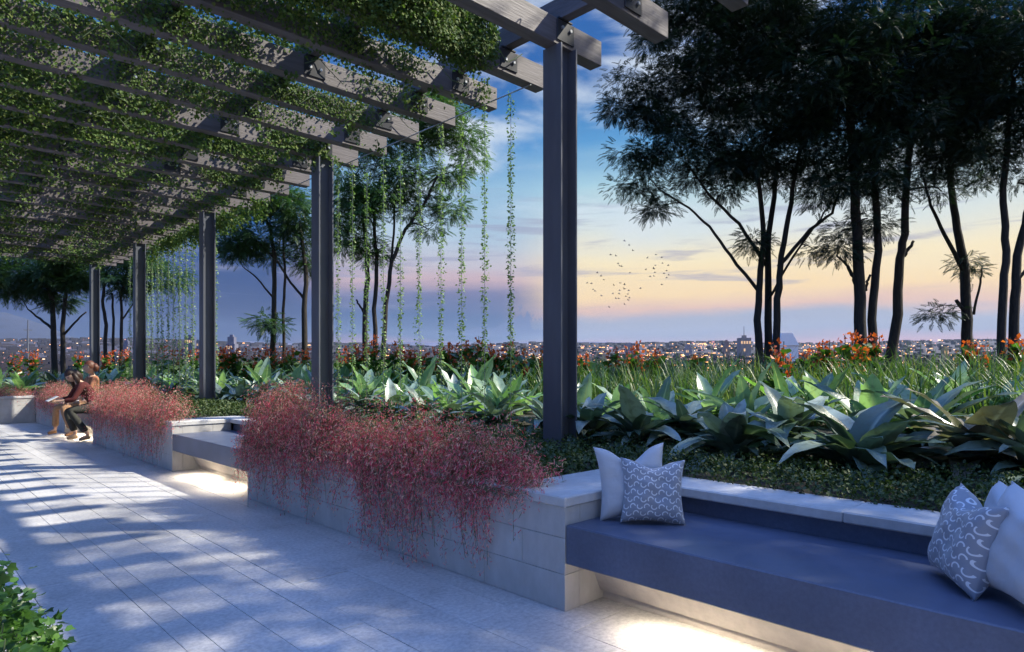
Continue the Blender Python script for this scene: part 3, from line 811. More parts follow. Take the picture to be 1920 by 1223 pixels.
# ---------------------------------------------------------------- red trailing flowers
def coral_clump(y, label, grp, L_=.82, n=260, w=.5, rise=.42, x0=2.86, dens=1.0):
    n = int(n * 1.05)
    t = empty('red_trailing_plant', (x0, y, .56)); tag(t, label, 'flowering plant', grp)
    SP = []; SD = []; SS = []; FP = []; FD = []; FS = []
    mb = MB()
    bun = [(random.gauss(math.pi, .8) if j < 8 else random.uniform(0, 6.28), (j / 11 - .5) * w * 1.7 + random.gauss(0, .04), random.uniform(.12, 1.0) ** 1.2, random.uniform(.4, 1.15)) for j in range(12)]
    random.shuffle(bun); bun = [(math.pi + random.gauss(0, .45) if j % 3 else a_, y_, l_, r_) for j, (a_, y_, l_, r_) in enumerate(bun)]; bun[0] = (math.pi, random.uniform(-.3, .3) * w, 1.15, .8)
    for i in range(n):
        ba, by, bl, br = bun[int(random.random() * len(bun))]
        a = ba + random.gauss(0, .34)
        o = Vector((random.gauss(-.02, .06), by + random.gauss(0, .05), 0)); up = rise * br * random.uniform(.6, 1.3); out = random.uniform(.15, .50) * L_ * .95
        hd = Vector((math.cos(a), math.sin(a) * .8, 0)); drop = random.uniform(.2, 1.0) ** 1.4 * L_ * bl * 1.12
        front = hd.x < -.25
        if not front: drop *= .35
        pts = []; k = 9
        for s in range(k + 1):
            q = s / k; p = o + hd * out * (1 - (1 - q) ** 1.5); p.z += up * math.sin(min(1, q * 1.5) * math.pi / 2) - (drop + up * .6) * max(0, q - .42) ** 1.7 * 2.1
            xl = XF - .03 - x0
            if p.z < .05 and p.x > xl and front: p.x = xl - random.random() * .05
            elif p.z < .06 and not front: p.z = .06 + random.random() * .03
            p += Vector((-abs(random.gauss(0, .012)) if front else random.gauss(0, .012), random.gauss(0, .02) + .035 * math.sin(i * 1.7 + s * .9) * q, random.gauss(0, .012))); pts.append(p)
        if i % 4 == 0: mb.tube(pts, [.0014] * (k + 1), 3, caps=False)
        for s in range(1, k + 1):
            p0, p1 = pts[s - 1], pts[s]; dd = (p1 - p0).normalized()
            for r_ in range(int((4.4 if s < 6 else 2.4) * dens * min(2.5, max(.7, (p1 - p0).length / .085)))):
                q = p0.lerp(p1, random.random()); d2 = (dd + Vector((random.gauss(0, .6), random.gauss(0, .6), random.gauss(0, .6)))).normalized()
                SP.append(q); SD.append(d2); SS.append(random.uniform(.022, .05))
            fl = (.35 + 3.9 * (s / k) ** 1.1) * dens * min(3.2, max(.6, (p1 - p0).length / .085)) * (1.25 if front else .8)
            for r_ in range(int(fl + random.random())):
                q = p0.lerp(p1, random.random()) + Vector((random.gauss(0, .020), random.gauss(0, .020), random.gauss(0, .016)))
                FP.append(q); FD.append((dd * .5 + Vector((random.gauss(0, .6), random.gauss(0, .6), -.4 + random.gauss(0, .4))))); FS.append(random.uniform(.014, .032))
    mb.build('stems', M_stemg, t)
    SP, SD = np.array(SP), np.array(SD)
    scatter('needles', [(0, 0, 0), (.5, .035, 0), (1, 0, 0), (.5, -.035, 0)], [(0, 1, 2, 3)], SP, rot_from(SD, rand_dirs(len(SP))), np.array(SS), M_redst, t)
    FP, FD = np.array(FP), np.array(FD)
    tv = [(0, .03, 0), (0, -.03, 0), (.75, -.10, 0), (1.0, 0, .0), (.75, .10, 0), (0, 0, .03), (0, 0, -.03), (.75, 0, -.10), (.75, 0, .10)]
    scatter('flowers', tv, [(0, 1, 2, 3, 4), (5, 6, 7, 3, 8)], FP, rot_from(FD, rand_dirs(len(FP))), np.array(FS), M_redfl, t)
    return t
G1, G2, G3 = 'red trailing plants along the long front planter', 'red trailing plants along the middle planter', 'red trailing plants on the farthest planters'
for y, l, n, L_, w, rs in [(2.98, 'nearest red trailing plant, spilling beside the bare stone corner of the bench', 250, .62, .36, .36),
                   (3.52, 'red trailing plant with the longest tips nearly reaching the lower courses of the front planter', 330, .90, .5, .40),
                   (4.15, 'dark olive and red trailing plant in the middle of the front planter', 270, .80, .5, .42),
                   (4.80, 'red trailing plant left of the middle of the front planter', 300, .78, .5, .44),
                   (5.45, 'trailing plant with rosy sprays just right of the far end of the front planter', 300, .76, .5, .48),
                   (6.05, 'tall rosy trailing plant bushing over the far end of the front planter', 330, .72, .42, .52)]:
    coral_clump(y, l, G1, L_, n, w, rs)
for y, l in [(9.25, 'bright pink trailing plant at the near end of the middle planter'), (10.0, 'pink and red trailing plant second from the near end of the middle planter'),
             (10.8, 'dark red trailing plant in the middle of the middle planter'), (11.6, 'dusky red trailing plant right behind the seated people'), (12.35, 'dark trailing plant beside the shoulder of the seated woman')]:
    coral_clump(y, l, G2, .74, 230, .55, .44, dens=.8)
for y, l in [(15.8, 'dusky trailing plant just left of the seated woman'), (16.6, 'reddish trailing plant before the corner of the far planters'), (17.5, 'dark red trailing plant in the corner of the far planters')]:
    coral_clump(y, l, G3, .60, 190, .55, .34, dens=.75)
def far_red(x, label):
    t = coral_clump(0, label, G3, .42, 170, .4, .30, 0, dens=.8); t.location = (x, 18.52, .56); t.rotation_euler = (0, 0, R(90))
for x, l in ((2.15, 'orange and cream flowering plant on the cross wall, nearest the corner'), (1.4, 'pink flowering plant at the left edge on the cross wall'), (.6, 'red flowering plant on the cross wall beyond the left edge')): far_red(x, l)

# ---------------------------------------------------------------- broad leaved plants
def leaf_template(nl=9, bend=.9, fold=.22, wave=.03, wmax=.17, tipw=1.0):
    tv = []; mid = []
    for i in range(nl):
        s = i / (nl - 1); wd = wmax * (math.sin(math.pi * min(1, s ** .85 * .98 + .02)) ** .75) * (1 - .25 * s) + .012 * (1 - s)
        if s > .985: wd = .002
        ang = bend * s * s
        x = math.sin(bend * s) / bend if bend > .01 else s; z = (math.cos(bend * s) - 1) / bend if bend > .01 else 0
        for j, u in enumerate((-1, -.5, 0, .5, 1)):
            tv.append((x, u * wd, z + abs(u) * wd * fold * 1.6 + wave * math.sin(s * 19 + j) * abs(u) * s)); mid.append(abs(u))
    tf = []
    for i in range(nl - 1):
        for j in range(4): a = i * 5 + j; tf.append((a, a + 5, a + 6, a + 1))
    return np.array(tv), tf, np.array(mid)
def broad_plant(loc, h, n, m, label, grp, erect=.6, wmax=.17, seed=0, spread=1.0, droop=.9):
    Vs = []; Fs = []; mids = []; rn = []; off = 0
    for i in range(n):
        q = i / n
        tv, tf, mid = leaf_template(9, droop * random.uniform(.5, 1.5), .22, .03, wmax * random.uniform(.8, 1.2))
        az = i * 2.4 + random.uniform(-.3, .3); el = (1.35 * (1 - q) * erect + .9 * (1 - erect) * (1 - q) + random.uniform(-.12, .2) + (.12 if erect > .5 else -.02))
        el = max(-.15, min(1.45, el)); L_ = h * random.choice((.6, .85, 1, 1.1)) * random.uniform(.85, 1.12)
        x = np.array([math.cos(az) * math.cos(el) * spread, math.sin(az) * math.cos(el) * spread, math.sin(el)]); x /= np.linalg.norm(x)
        up = np.array([-math.cos(az) * math.sin(el), -math.sin(az) * math.sin(el), math.cos(el)]) + rng.normal(size=3) * .18
        Rm = rot_from(x[None], up[None])[0]
        st = .12 * L_ * random.random()
        P = (Rm @ (tv * L_).T).T + x * st + np.array([0, 0, .02])
        P[:, 2] = np.maximum(P[:, 2], -.02)
        Vs.append(P); Fs += [tuple(a + off for a in f) for f in tf]; off += len(tv); mids.append(mid); rn.append(np.full(len(tv), random.random()))
    V = np.concatenate(Vs)
    return tag(mesh_np('broad_leaved_plant', V, 4, np.array(Fs), m, None, {'mid': np.concatenate(mids), 'rnd': np.concatenate(rn)}, True, loc), label, 'plant', grp)
def soil(x, y): return bed_z(x, y)
def put(px, py, d, *a, **k):
    p = at(px, py, d); return broad_plant((p.x, p.y, soil(p.x, p.y) - .01), *a, **k)
GD, GL = 'dark broad leaved plants behind the bench coping', 'light broad leaved plants before the grasses'
for px, d, h, n, m, l in [(1375, 4.75, .60, 30, M_broad_d, 'smaller grey green rosette between the two groups of cushions, lower leaves drooping'),
                          (1612, 4.30, .68, 34, M_broad_d, 'largest grey green rosette plant with big pale drooping leaves above the middle of the bench'),
                          (1830, 4.25, .64, 26, M_broad_b, 'bronze grey rosette plant above the right hand cushions'),
                          (1940, 3.95, .58, 28, M_broad_d, 'grey green rosette plant cut by the right edge of the picture'),
                          (1195, 5.45, .56, 26, M_broad_d, 'dark rosette plant just behind the pair of cushions, right of the nearest column'),
                          (1105, 6.0, .52, 22, M_broad_d, 'dark plant touching the right side of the nearest column'),
                          (1480, 5.2, .58, 24, M_broad_d, 'dark leafy plant between and behind the two big rosettes'),
                          (1290, 5.5, .52, 22, M_broad_d, 'dark leafy plant behind the smaller rosette, towards the cushions'),
                          (1740, 5.0, .60, 22, M_broad_d, 'dark leafy plant behind and between the largest rosette and the bronze one')]:
    put(px, 850, d, h * 1.02, int(n * 1.6), m, l, GD, erect=.72, droop=1.3, wmax=.15)
lights = [(1090, 7.3), (1165, 7.6), (1235, 6.9), (1400, 6.6), (1470, 7.4), (1540, 7.0), (1640, 6.0), (1725, 6.2), (1790, 7.0), (1880, 6.6), (1330, 7.6)]
where_l = ['against the right side of the nearest column', 'with pointed leaves, second right of the nearest column', 'in the back row left of the small dark rosette', 'with one very wide pale leaf behind the small dark rosette',
           'with yellow green leaves between the two big rosettes', 'behind the left side of the largest rosette', 'tallest, with long pale spear leaves above the largest rosette', 'with spreading pale leaves right of the tallest one',
           'behind the bronze plant', 'near the right edge behind the bronze plant', 'half hidden in the grass behind the small dark rosette']
for (px, d), l in zip(lights, where_l):
    put(px, 790, d * .94, .50 * random.uniform(.9, 1.15) * (1.12 if 'tallest' in l else 1), 19, M_broad_l, 'light broad leaved plant ' + l, GL, erect=.86, droop=.55, wmax=.19)
# the long back rows running away behind the columns, three deep
zones = [(None, 4.6, 'seen between the first and second columns'), (4.6, 8.9, 'seen between the second and third columns'), (8.9, 13, 'seen beyond the third column')]
def zone(px): return 'between the nearest and second columns' if px > 606 else 'between the second and third columns' if px > 390 else 'left of the third column'
cnt = 0
for j, x in enumerate((-.9, -.2, .5, 1.1, 1.8, 2.5, 3.2, 3.9, 4.4)):
    for r_, yy in enumerate((19.4, 20.3)):
        broad_plant((x + .3 * r_, yy + random.gauss(0, .08), .58), .62 * random.uniform(.85, 1.15), 16, M_broad_l if (j + r_) % 3 else M_broad_d, 'broad leaved plant growing behind the cross wall at the left end', 'broad leaved plants behind the cross wall', erect=.85, droop=.6, wmax=.17)
for row, (X, m, h, n, er, dr) in enumerate([(4.75, M_broad_d, .50, 26, .6, 1.1), (5.35, M_broad_l, .58, 17, .85, .55), (6.0, M_broad_l, .62, 17, .88, .5)]):
    y = 4.6 + row * .3
    while y < 21:
        d = X * S_ + y * C_; px = 960 + F * (X * C_ - y * S_) / d
        if px < -60: break
        if px < 1020:
            grp = ('dark' if row == 0 else 'light') + ' broad leaved plants ' + zone(px)
            nm = ['low dark broad leaved plant in the front row', 'pale broad leaved plant in the middle row', 'pale broad leaved plant in the rear row'][row]
            broad_plant((X + random.gauss(0, .10), y, soil(X, y) - .01), h * random.choice((.72, .9, 1.0, 1.12, 1.25)) * random.uniform(.92, 1.08), n, m if random.random() < .85 or row == 0 else M_broad_d, nm + ' ' + zone(px), grp + ' row ' + ('one', 'two', 'three')[row], erect=er, droop=dr, wmax=.16)
            cnt += 1
        y += random.uniform(.42, .62) * (1 + d / 40)

# ---------------------------------------------------------------- ground cover, grass, cannas
def cover():
    P = []; S = []; Nn = []
    for i in range(70000):
        y = -1.2 + 21 * random.random() ** 1.7; x = 3.58 + abs(random.gauss(0, .72 if y < 5 else .4))
        if x > 5.9: continue
        m = .5 + .5 * math.sin(x * 9 + y * 5.3) * math.sin(y * 7.1 - x * 4)
        z = bed_z(x, y) + .03 + random.random() ** 1.5 * (.05 + .075 * m) + (.03 if x < 3.9 else 0)
        if x < 3.72: z = .60 + random.random() * .07
        P.append((x, y, z)); S.append(random.uniform(.012, .026) * (1 + max(0, y - 4) * .07)); Nn.append((random.gauss(0, .6), random.gauss(0, .6), 1))
    for (a, b) in ((2.75, 6.0), (9.1, 12.4), (15.5, 18.3)):
        for i in range(7000 if a < 5 else 2500):
            x = random.uniform(2.93, 3.7); y = random.uniform(a, b)
            P.append((x, y, .57 + random.random() * .12)); S.append(random.uniform(.02, .035)); Nn.append((random.gauss(0, .6), random.gauss(0, .6), 1))
    P = np.array(P)
    tag(scatter('ground_cover', *KITE, P, rot_from(rand_dirs(len(P), .25), np.array(Nn)), np.array(S) * 1.2, M_cover), 'low dark green creeping leaves covering the soil behind the benches', 'ground cover', None, 'stuff')
cover()
def grass():
    V = []; Fi = []; rn = []; off = 0
    B_ = 24000
    for i in range(B_):
        if i < 14500: X = random.uniform(6.7, 9.8)
        else: X = random.uniform(9.0, 13.5)
        y = -1.5 + 34 * random.random() ** 1.25
        # tufts
        X = round(X / .42) * .42 + random.gauss(0, .085); y = round(y / .45) * .45 + random.gauss(0, .09)
        if i > 21500: X = random.uniform(-4, 7); y = random.uniform(21.5, 27)
        z0 = bed_z(X, y); d = X * S_ + y * C_; px = (X * C_ - y * S_) / max(d, .5)
        if d < 3 or abs(px) > .95: continue
        gap = math.sin(X * 1.3 + y * .9) + math.sin(y * 1.7 - X)
        h = random.uniform(.42, .80) * (1 + .15 * math.sin(X * 2 + y)) * (1 - .12 * (gap < -1))
        a = random.uniform(0, 6.283); out = h * random.uniform(.15, .75); w = random.uniform(.0035, .0075) * (1 + d / 24)
        cx, cy = math.cos(a), math.sin(a); k = 5; r_ = random.random()
        for s in range(k):
            q = s / (k - 1); xx = X + cx * out * q ** 1.8; yy = y + cy * out * q ** 1.8; zz = z0 + h * (q - .42 * q ** 3.2 * (out / h) * 1.3); ww = w * (1 - q ** 2) + .0006
            V.append((xx - cy * ww, yy + cx * ww, zz)); V.append((xx + cy * ww, yy - cx * ww, zz)); rn += [r_, r_]
        for s in range(k - 1): b = off + s * 2; Fi.append((b, b + 1, b + 3, b + 2))
        off += 2 * k
    tag(mesh_np('grass', np.array(V), 4, np.array(Fi), M_grass, None, {'rnd': np.array(rn)}), 'tall arching grass filling the back of the planting bed', 'grass', None, 'stuff')
grass()
def canna(px, py, d, size, label, grp='orange flowering plants standing in the tall grass'):
    p = at(px, py, d); z0 = bed_z(p.x, p.y); top = p.z
    t = empty('orange_flower', (p.x, p.y, z0)); tag(t, label, 'flower', grp)
    H = max(.5, top - z0)
    st = MB()
    FP = []; LP = []; LD = []
    for s in range(5 if size > 1 else 3):
        a = s * 2.4; o = Vector((math.cos(a) * .07 * size, math.sin(a) * .07 * size, 0)); hh = H * (1 - .13 * s * random.random())
        st.tube([(o.x * .3, o.y * .3, 0), (o.x, o.y, hh * .6), (o.x * 1.3, o.y * 1.3, hh)], .006, 4)
        for i in range(int(22 * size)):
            FP.append((o.x * 1.3 + random.gauss(0, .035 * size), o.y * 1.3 + random.gauss(0, .035 * size), hh - random.random() ** 1.1 * .32 * size))
        for i in range(12):
            LP.append((o.x, o.y, hh * random.uniform(.2, .8))); b = random.uniform(0, 6.28); LD.append((math.cos(b), math.sin(b), .5))
    st.build('stems', M_stemg, t)
    FP = np.array(FP); scatter('blooms', *KITE, FP, rot_from(rand_dirs(len(FP), .4), rand_dirs(len(FP))), rng.uniform(.04, .085, len(FP)), M_orange, t)
    LP = np.array(LP); scatter('leaves', *KITE, LP, rot_from(np.array(LD, float), rand_dirs(len(LP), 1)), rng.uniform(.12, .22, len(LP)), M_shrub, t)
cn = [(1550, 637, 9.5, 1.25, 'rounded orange flower clump left of the two straight trunks'), (1600, 625, 9.2, 1.35, 'tallest orange flower clump at the foot of the two straight trunks'), (1636, 628, 9.6, 1.0, 'orange flower clump in front of the right one of the two straight trunks'),
      (1464, 640, 8.5, 1.0, 'orange flower spike right of the three stemmed tree'), (1468, 668, 7.6, .8, 'low orange flower sunk in the grass right of the three stemmed tree'), (1515, 650, 10, .7, 'small orange flower left of the rounded clump'),
      (1827, 640, 9.0, 1.1, 'tall orange flower spike by the forked tree'), (1905, 632, 9, .9, 'pinkish orange flower at the right edge'), (1150, 650, 11, .9, 'orange flower nearest the column on its right'),
      (1188, 643, 10.5, 1.2, 'double orange flower spike under the birds'), (1225, 655, 10.5, .8, 'dull orange flower right of the double spike under the birds'), (1092, 662, 10, .8, 'low orange flower against the nearest column'),
      (888, 630, 11.5, 1.3, 'tallest orange flower between the first two columns'), (868, 640, 11.8, .9, 'orange flower just left of the tallest between the first two columns'), (807, 652, 12.2, 1.1, 'wide orange flower left of the sixth vine'), (838, 640, 12, .8, 'orange flower between the wide one and the tall pair'),
      (847, 655, 12, .8, 'low orange flower under the tall pair'), (735, 640, 12.8, 1.0, 'orange flower right of the lighter tree trunks'), (700, 630, 13.2, .9, 'orange flower beside the lighter tree trunks'), (978, 655, 11, .8, 'orange flower left of the nearest column, low'), (642, 652, 13.5, .8, 'small orange flower right of the second column'),
      (545, 650, 15, .9, 'orange flower left of the second column'), (572, 652, 15, .9, 'orange flower close to the second column'), (470, 655, 15.5, 1.2, 'wide orange flower midway between the second and third columns'), (412, 652, 16, 1.0, 'orange flower right of the third column'),
      (362, 655, 17, .9, 'orange flower left of the third column'), (330, 652, 17, .9, 'orange flower behind the far vines'), (302, 650, 17.5, 1.0, 'orange flower right of the fourth column'), (232, 656, 18.5, 1.0, 'orange flower left of the fourth column'), (200, 655, 18.5, 1.2, 'orange flower right of the fifth column'),
      (148, 658, 19, .8, 'orange flower left of the fifth column'), (62, 656, 19, 1.3, 'wide orange flower by the thin mast'), (30, 658, 19.5, 1.3, 'wide orange flower near the left edge'), (1300, 664, 10.5, .6, 'small orange flower low in the grass before the city lights')]
for a in cn: canna(*a)
for px in (955, 930, 915, 770, 760, 680, 662, 1010):
    canna(px, random.uniform(642, 656), 11.5, random.uniform(.7, 1.0), 'small orange flower in the grass between the first two columns', 'orange flowers between the first two columns')
for px in (530, 510, 492, 440, 425):
    canna(px, random.uniform(648, 656), 15.5, random.uniform(.8, 1.1), 'small orange flower in the grass between the second and third columns', 'orange flowers between the second and third columns')

# ---------------------------------------------------------------- trees
SPRAY_V = []; SPRAY_F = []
for i in range(6):      # a pinnate spray: leaflets in pairs along a drooping stalk
    x = .12 + i * .15; l = .34 * (1 - .09 * i); z = -.16 * x * x
    for sg in (-1, 1):
        b = len(SPRAY_V); c = x + .20 * l / .34 * .5
        SPRAY_V += [(x, 0, z), (x + .02, sg * l * .45 - sg * .02, z + .02), (x + .20, sg * l, z - .05), (x + .15, sg * l * .5 - sg * .02, z + .02)]
        SPRAY_F.append((b, b + 1, b + 2, b + 3) if sg > 0 else (b, b + 3, b + 2, b + 1))
b = len(SPRAY_V); SPRAY_V += [(.95, 0, -.14), (1.05, .06, -.17), (1.28, 0, -.26), (1.05, -.06, -.17)]; SPRAY_F.append((b, b + 1, b + 2, b + 3))
def tree(name, label, grp, d, trunks, blobs, m, dens=1.0, spray=.150, limb=.026, depth=1.0, cl_r=.46, gaps=.15, seed=1, twigs=1):
    """trunks: list of ([(px,py)...], radius0, radius1, doff); blobs: (px,py,rx,ry,weight) give the crown its bearing and size"""
    rs = random.Random(seed)
    k = d / F
    b0 = at(trunks[0][0][0][0], trunks[0][0][0][1], d + trunks[0][3]); zb = min(bed_z(min(b0.x, 17), b0.y), b0.z)
    t = empty(name, (b0.x, b0.y, zb)); tag(t, label, 'tree', grp); O = Vector((b0.x, b0.y, zb))
    nodes = []   # (pos, radius)
    mb = MB()
    for pts, r0, r1, do in trunks:
        W = [at(px, py, d + do + (.0 if i == 0 else 0)) - O for i, (px, py) in enumerate(pts)]
        if pts[0][1] > 640: W[0].z = -.05
        fine = []
        for a, b_ in zip(W, W[1:]):
            for s in range(4): fine.append(a.lerp(b_, s / 4) + Vector((rs.gauss(0, .008), rs.gauss(0, .008), 0)))
        fine.append(W[-1]); n = len(fine)
        r0, r1 = r0 * .8, r1 * .72
        rad = [r0 + (r1 - r0) * i / (n - 1) + (r0 * .35 if i == 0 and pts[0][1] > 640 else 0) for i in range(n)]
        mb.tube(fine, rad, 8)
        if len(pts) > 2 or pts[-1][1] < 400:
            for p, r in list(zip(fine, rad))[n // 2:]: nodes.append((p, r))
    cl = []
    for (px, py, rx, ry, w) in blobs:
        nn = max(2, int(w * rx * ry * k * k / (cl_r * cl_r) * 4.0))
        for i in range(nn):
            a = rs.uniform(0, 6.283); q = math.sqrt(rs.random())
            x = px + rx * q * math.cos(a); y = py + ry * q * math.sin(a)
            dd = rs.uniform(-1, 1) * min(rx * k, 2.2) * depth * math.sqrt(max(.05, 1 - q * q))
            # same height and bearing spread, at its own distance
            p = at(x, y, d) + Vector((S_, C_, 0)) * dd - O
            cl.append((p, w))
    ctr = sum((n_[0] for n_ in nodes), Vector()) / len(nodes)
    cl.sort(key=lambda c: (c[0] - ctr).length)
    P = []; D = []; Z = []; S = []
    for p, w in cl:
        q, r = min(nodes, key=lambda n_: (n_[0] - p).length + max(0, n_[0].z - p.z) * .8)
        L_ = (p - q).length
        r = min(r * .8, limb); mid = q.lerp(p, .5) + Vector((rs.gauss(0, .06), rs.gauss(0, .06), .10 * L_))
        pts = [q, q.lerp(mid, .5) + Vector((0, 0, .03 * L_)), mid, mid.lerp(p, .5) + Vector((0, 0, .02)), p]
        r2 = max(.005, r * .45)
        if L_ < 4.5: mb.tube(pts, [r, r * .85, r * .7, (r * .7 + r2) / 2, r2], 5, caps=False)
        nodes.append((mid, max(.008, r * .7))); nodes.append((p, max(.007, r2)))
        ns = int(135 * dens * (cl_r / .46) ** 2)
        for i in range(ns):
            v = Vector((rs.gauss(0, 1), rs.gauss(0, 1), rs.gauss(0, .62))); v.normalize(); v *= cl_r * (rs.random() ** .45) * rs.uniform(.7, 1.15)
            v.z *= .72
            P.append(p + v); dr = v.normalized() + Vector((rs.gauss(0, .3), rs.gauss(0, .3), -.25 + rs.gauss(0, .25))); D.append(dr); Z.append((rs.gauss(0, .35), rs.gauss(0, .35), 1)); S.append(spray * rs.uniform(.65, 1.25))
    mb.build('trunk', M_bark, t, smooth=True)
    P = np.array([tuple(v) for v in P]); D = np.array([tuple(v) for v in D])
    # leaf colours vary branch by branch as well as leaf by leaf
    ph = np.sin(P[:, 0] * 2.1 + seed) * np.sin(P[:, 2] * 2.7) * .25 + .45 + rng.normal(0, .16, len(P))
    scatter('crown', SPRAY_V, SPRAY_F, P, rot_from(D, np.array(Z)), np.array(S), m, t, rnd=np.clip(ph, 0, 1))
    return t
GT = 'dark trees on the right behind the grass'; GM = 'trees seen under the pergola'
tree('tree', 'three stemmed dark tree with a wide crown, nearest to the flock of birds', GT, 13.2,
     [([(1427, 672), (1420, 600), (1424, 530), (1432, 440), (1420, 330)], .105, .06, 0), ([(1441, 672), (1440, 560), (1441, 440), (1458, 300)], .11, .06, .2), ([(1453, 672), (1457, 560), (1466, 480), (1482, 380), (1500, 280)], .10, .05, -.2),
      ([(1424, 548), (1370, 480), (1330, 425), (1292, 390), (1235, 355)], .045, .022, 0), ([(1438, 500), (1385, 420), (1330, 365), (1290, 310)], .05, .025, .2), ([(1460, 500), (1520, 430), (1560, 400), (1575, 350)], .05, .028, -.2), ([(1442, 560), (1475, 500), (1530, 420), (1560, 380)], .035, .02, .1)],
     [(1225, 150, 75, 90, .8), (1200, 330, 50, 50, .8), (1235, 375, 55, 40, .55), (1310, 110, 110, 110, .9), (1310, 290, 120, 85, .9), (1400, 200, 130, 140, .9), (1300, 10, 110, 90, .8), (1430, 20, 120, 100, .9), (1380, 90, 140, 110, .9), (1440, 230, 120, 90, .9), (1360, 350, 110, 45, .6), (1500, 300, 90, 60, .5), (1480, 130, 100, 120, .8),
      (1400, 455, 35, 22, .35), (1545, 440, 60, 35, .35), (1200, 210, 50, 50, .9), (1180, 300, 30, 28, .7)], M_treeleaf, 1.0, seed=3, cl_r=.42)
tree('tree', 'dark tree with two straight trunks and sawn side stubs, right of the three stemmed one', GT, 12.4,
     [([(1612, 672), (1612, 560), (1607, 430), (1600, 300), (1590, 180)], .15, .09, 0), ([(1638, 672), (1634, 600), (1647, 470), (1640, 330), (1650, 200)], .115, .07, .15), ([(1609, 540), (1600, 520), (1590, 500)], .05, .045, 0), ([(1622, 545), (1627, 528), (1632, 515)], .035, .03, .1)],
     [(1580, 200, 110, 130, .9), (1660, 90, 130, 110, .9), (1560, 320, 80, 55, .6), (1660, 300, 80, 80, .7), (1590, 20, 120, 90, .9), (1550, 130, 110, 110, .9), (1620, 240, 120, 80, .9), (1610, 340, 100, 50, .8), (1610, 400, 70, 45, .45), (1570, 460, 40, 30, .3)], M_treeleaf, 1.0, seed=5, cl_r=.42)
tree('tree', 'leaning dark trunk with a short knobbly stub at half height', GT, 13.0,
     [([(1664, 675), (1683, 590), (1686, 500), (1697, 440), (1700, 330), (1712, 220)], .13, .075, 0), ([(1695, 480), (1705, 465), (1713, 452)], .05, .035, 0)],
     [(1730, 190, 100, 120, .9), (1700, 110, 100, 120, .9), (1780, 230, 90, 60, .8), (1760, 60, 110, 110, .9), (1715, 330, 55, 50, .6), (1770, 280, 60, 60, .6)], M_treeleaf, 1.0, seed=8, cl_r=.42)
tree('tree', 'forked dark tree with a small leafy side branch low on its trunk', GT, 13.6,
     [([(1814, 672), (1813, 600), (1808, 500), (1795, 430), (1782, 340), (1790, 220)], .14, .07, 0), ([(1808, 510), (1770, 440), (1745, 385), (1730, 330)], .06, .03, 0), ([(1812, 590), (1800, 572), (1793, 563)], .055, .05, 0), ([(1800, 575), (1770, 572), (1745, 580)], .016, .008, -.1), ([(1826, 590), (1838, 530), (1842, 500)], .035, .02, .1)],
     [(1800, 220, 80, 110, .9), (1860, 80, 100, 110, .9), (1750, 320, 40, 45, .5), (1830, 320, 60, 40, .5), (1757, 583, 26, 12, .8), (1843, 492, 34, 22, .8)], M_treeleaf, 1.0, seed=11, cl_r=.36)
tree('tree', 'slender curved twin trunks with bright gaps in the crown at the right edge', GT, 12.0,
     [([(1876, 655), (1880, 560), (1887, 470), (1880, 380), (1890, 260), (1900, 150)], .095, .06, 0), ([(1898, 655), (1904, 560), (1908, 480), (1925, 400), (1950, 300)], .11, .07, .1), ([(1906, 530), (1930, 500), (1960, 480)], .04, .03, .1)],
     [(1910, 180, 90, 120, .9), (1880, 100, 90, 110, .9), (1860, 230, 70, 50, .8), (1950, 330, 60, 60, .5), (1890, 300, 40, 50, .35), (1940, 40, 100, 100, .9), (1870, 310, 40, 35, .3)], M_treeleaf, 1.0, seed=13, cl_r=.40)
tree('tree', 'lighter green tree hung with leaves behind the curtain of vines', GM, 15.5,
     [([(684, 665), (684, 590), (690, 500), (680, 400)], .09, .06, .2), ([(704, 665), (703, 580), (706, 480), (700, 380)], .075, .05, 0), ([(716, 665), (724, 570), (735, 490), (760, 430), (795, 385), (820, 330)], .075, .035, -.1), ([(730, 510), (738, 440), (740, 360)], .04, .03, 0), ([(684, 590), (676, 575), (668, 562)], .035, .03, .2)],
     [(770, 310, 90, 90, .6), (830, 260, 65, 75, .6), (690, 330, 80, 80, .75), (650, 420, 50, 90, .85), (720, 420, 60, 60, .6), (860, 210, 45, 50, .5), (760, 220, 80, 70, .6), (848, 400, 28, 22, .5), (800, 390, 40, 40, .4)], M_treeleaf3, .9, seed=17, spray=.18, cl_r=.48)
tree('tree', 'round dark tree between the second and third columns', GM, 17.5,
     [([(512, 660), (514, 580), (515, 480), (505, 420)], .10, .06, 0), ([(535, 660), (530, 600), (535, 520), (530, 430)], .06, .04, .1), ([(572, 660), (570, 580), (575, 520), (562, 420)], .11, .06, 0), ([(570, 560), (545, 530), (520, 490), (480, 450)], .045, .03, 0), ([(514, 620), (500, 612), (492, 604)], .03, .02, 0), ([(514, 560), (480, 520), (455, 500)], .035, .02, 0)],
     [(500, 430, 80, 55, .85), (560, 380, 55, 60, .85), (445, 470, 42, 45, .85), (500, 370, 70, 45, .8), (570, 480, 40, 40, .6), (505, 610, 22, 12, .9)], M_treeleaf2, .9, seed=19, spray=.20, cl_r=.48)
tree('tree', 'spreading dark tree low under the far end of the pergola at the left', GM, 21.5,
     [([(104, 665), (100, 610), (98, 560), (80, 520)], .12, .07, 0), ([(119, 665), (118, 615), (122, 560), (130, 510)], .10, .06, 0), ([(118, 630), (140, 605), (162, 585)], .05, .03, 0), ([(102, 620), (75, 598), (52, 580)], .06, .03, 0)],
     [(70, 530, 80, 42, .85), (130, 500, 45, 45, .85), (20, 510, 50, 40, .85), (60, 480, 90, 35, .8), (150, 540, 22, 28, .5)], M_treeleaf2, .8, seed=23, spray=.23, cl_r=.50)
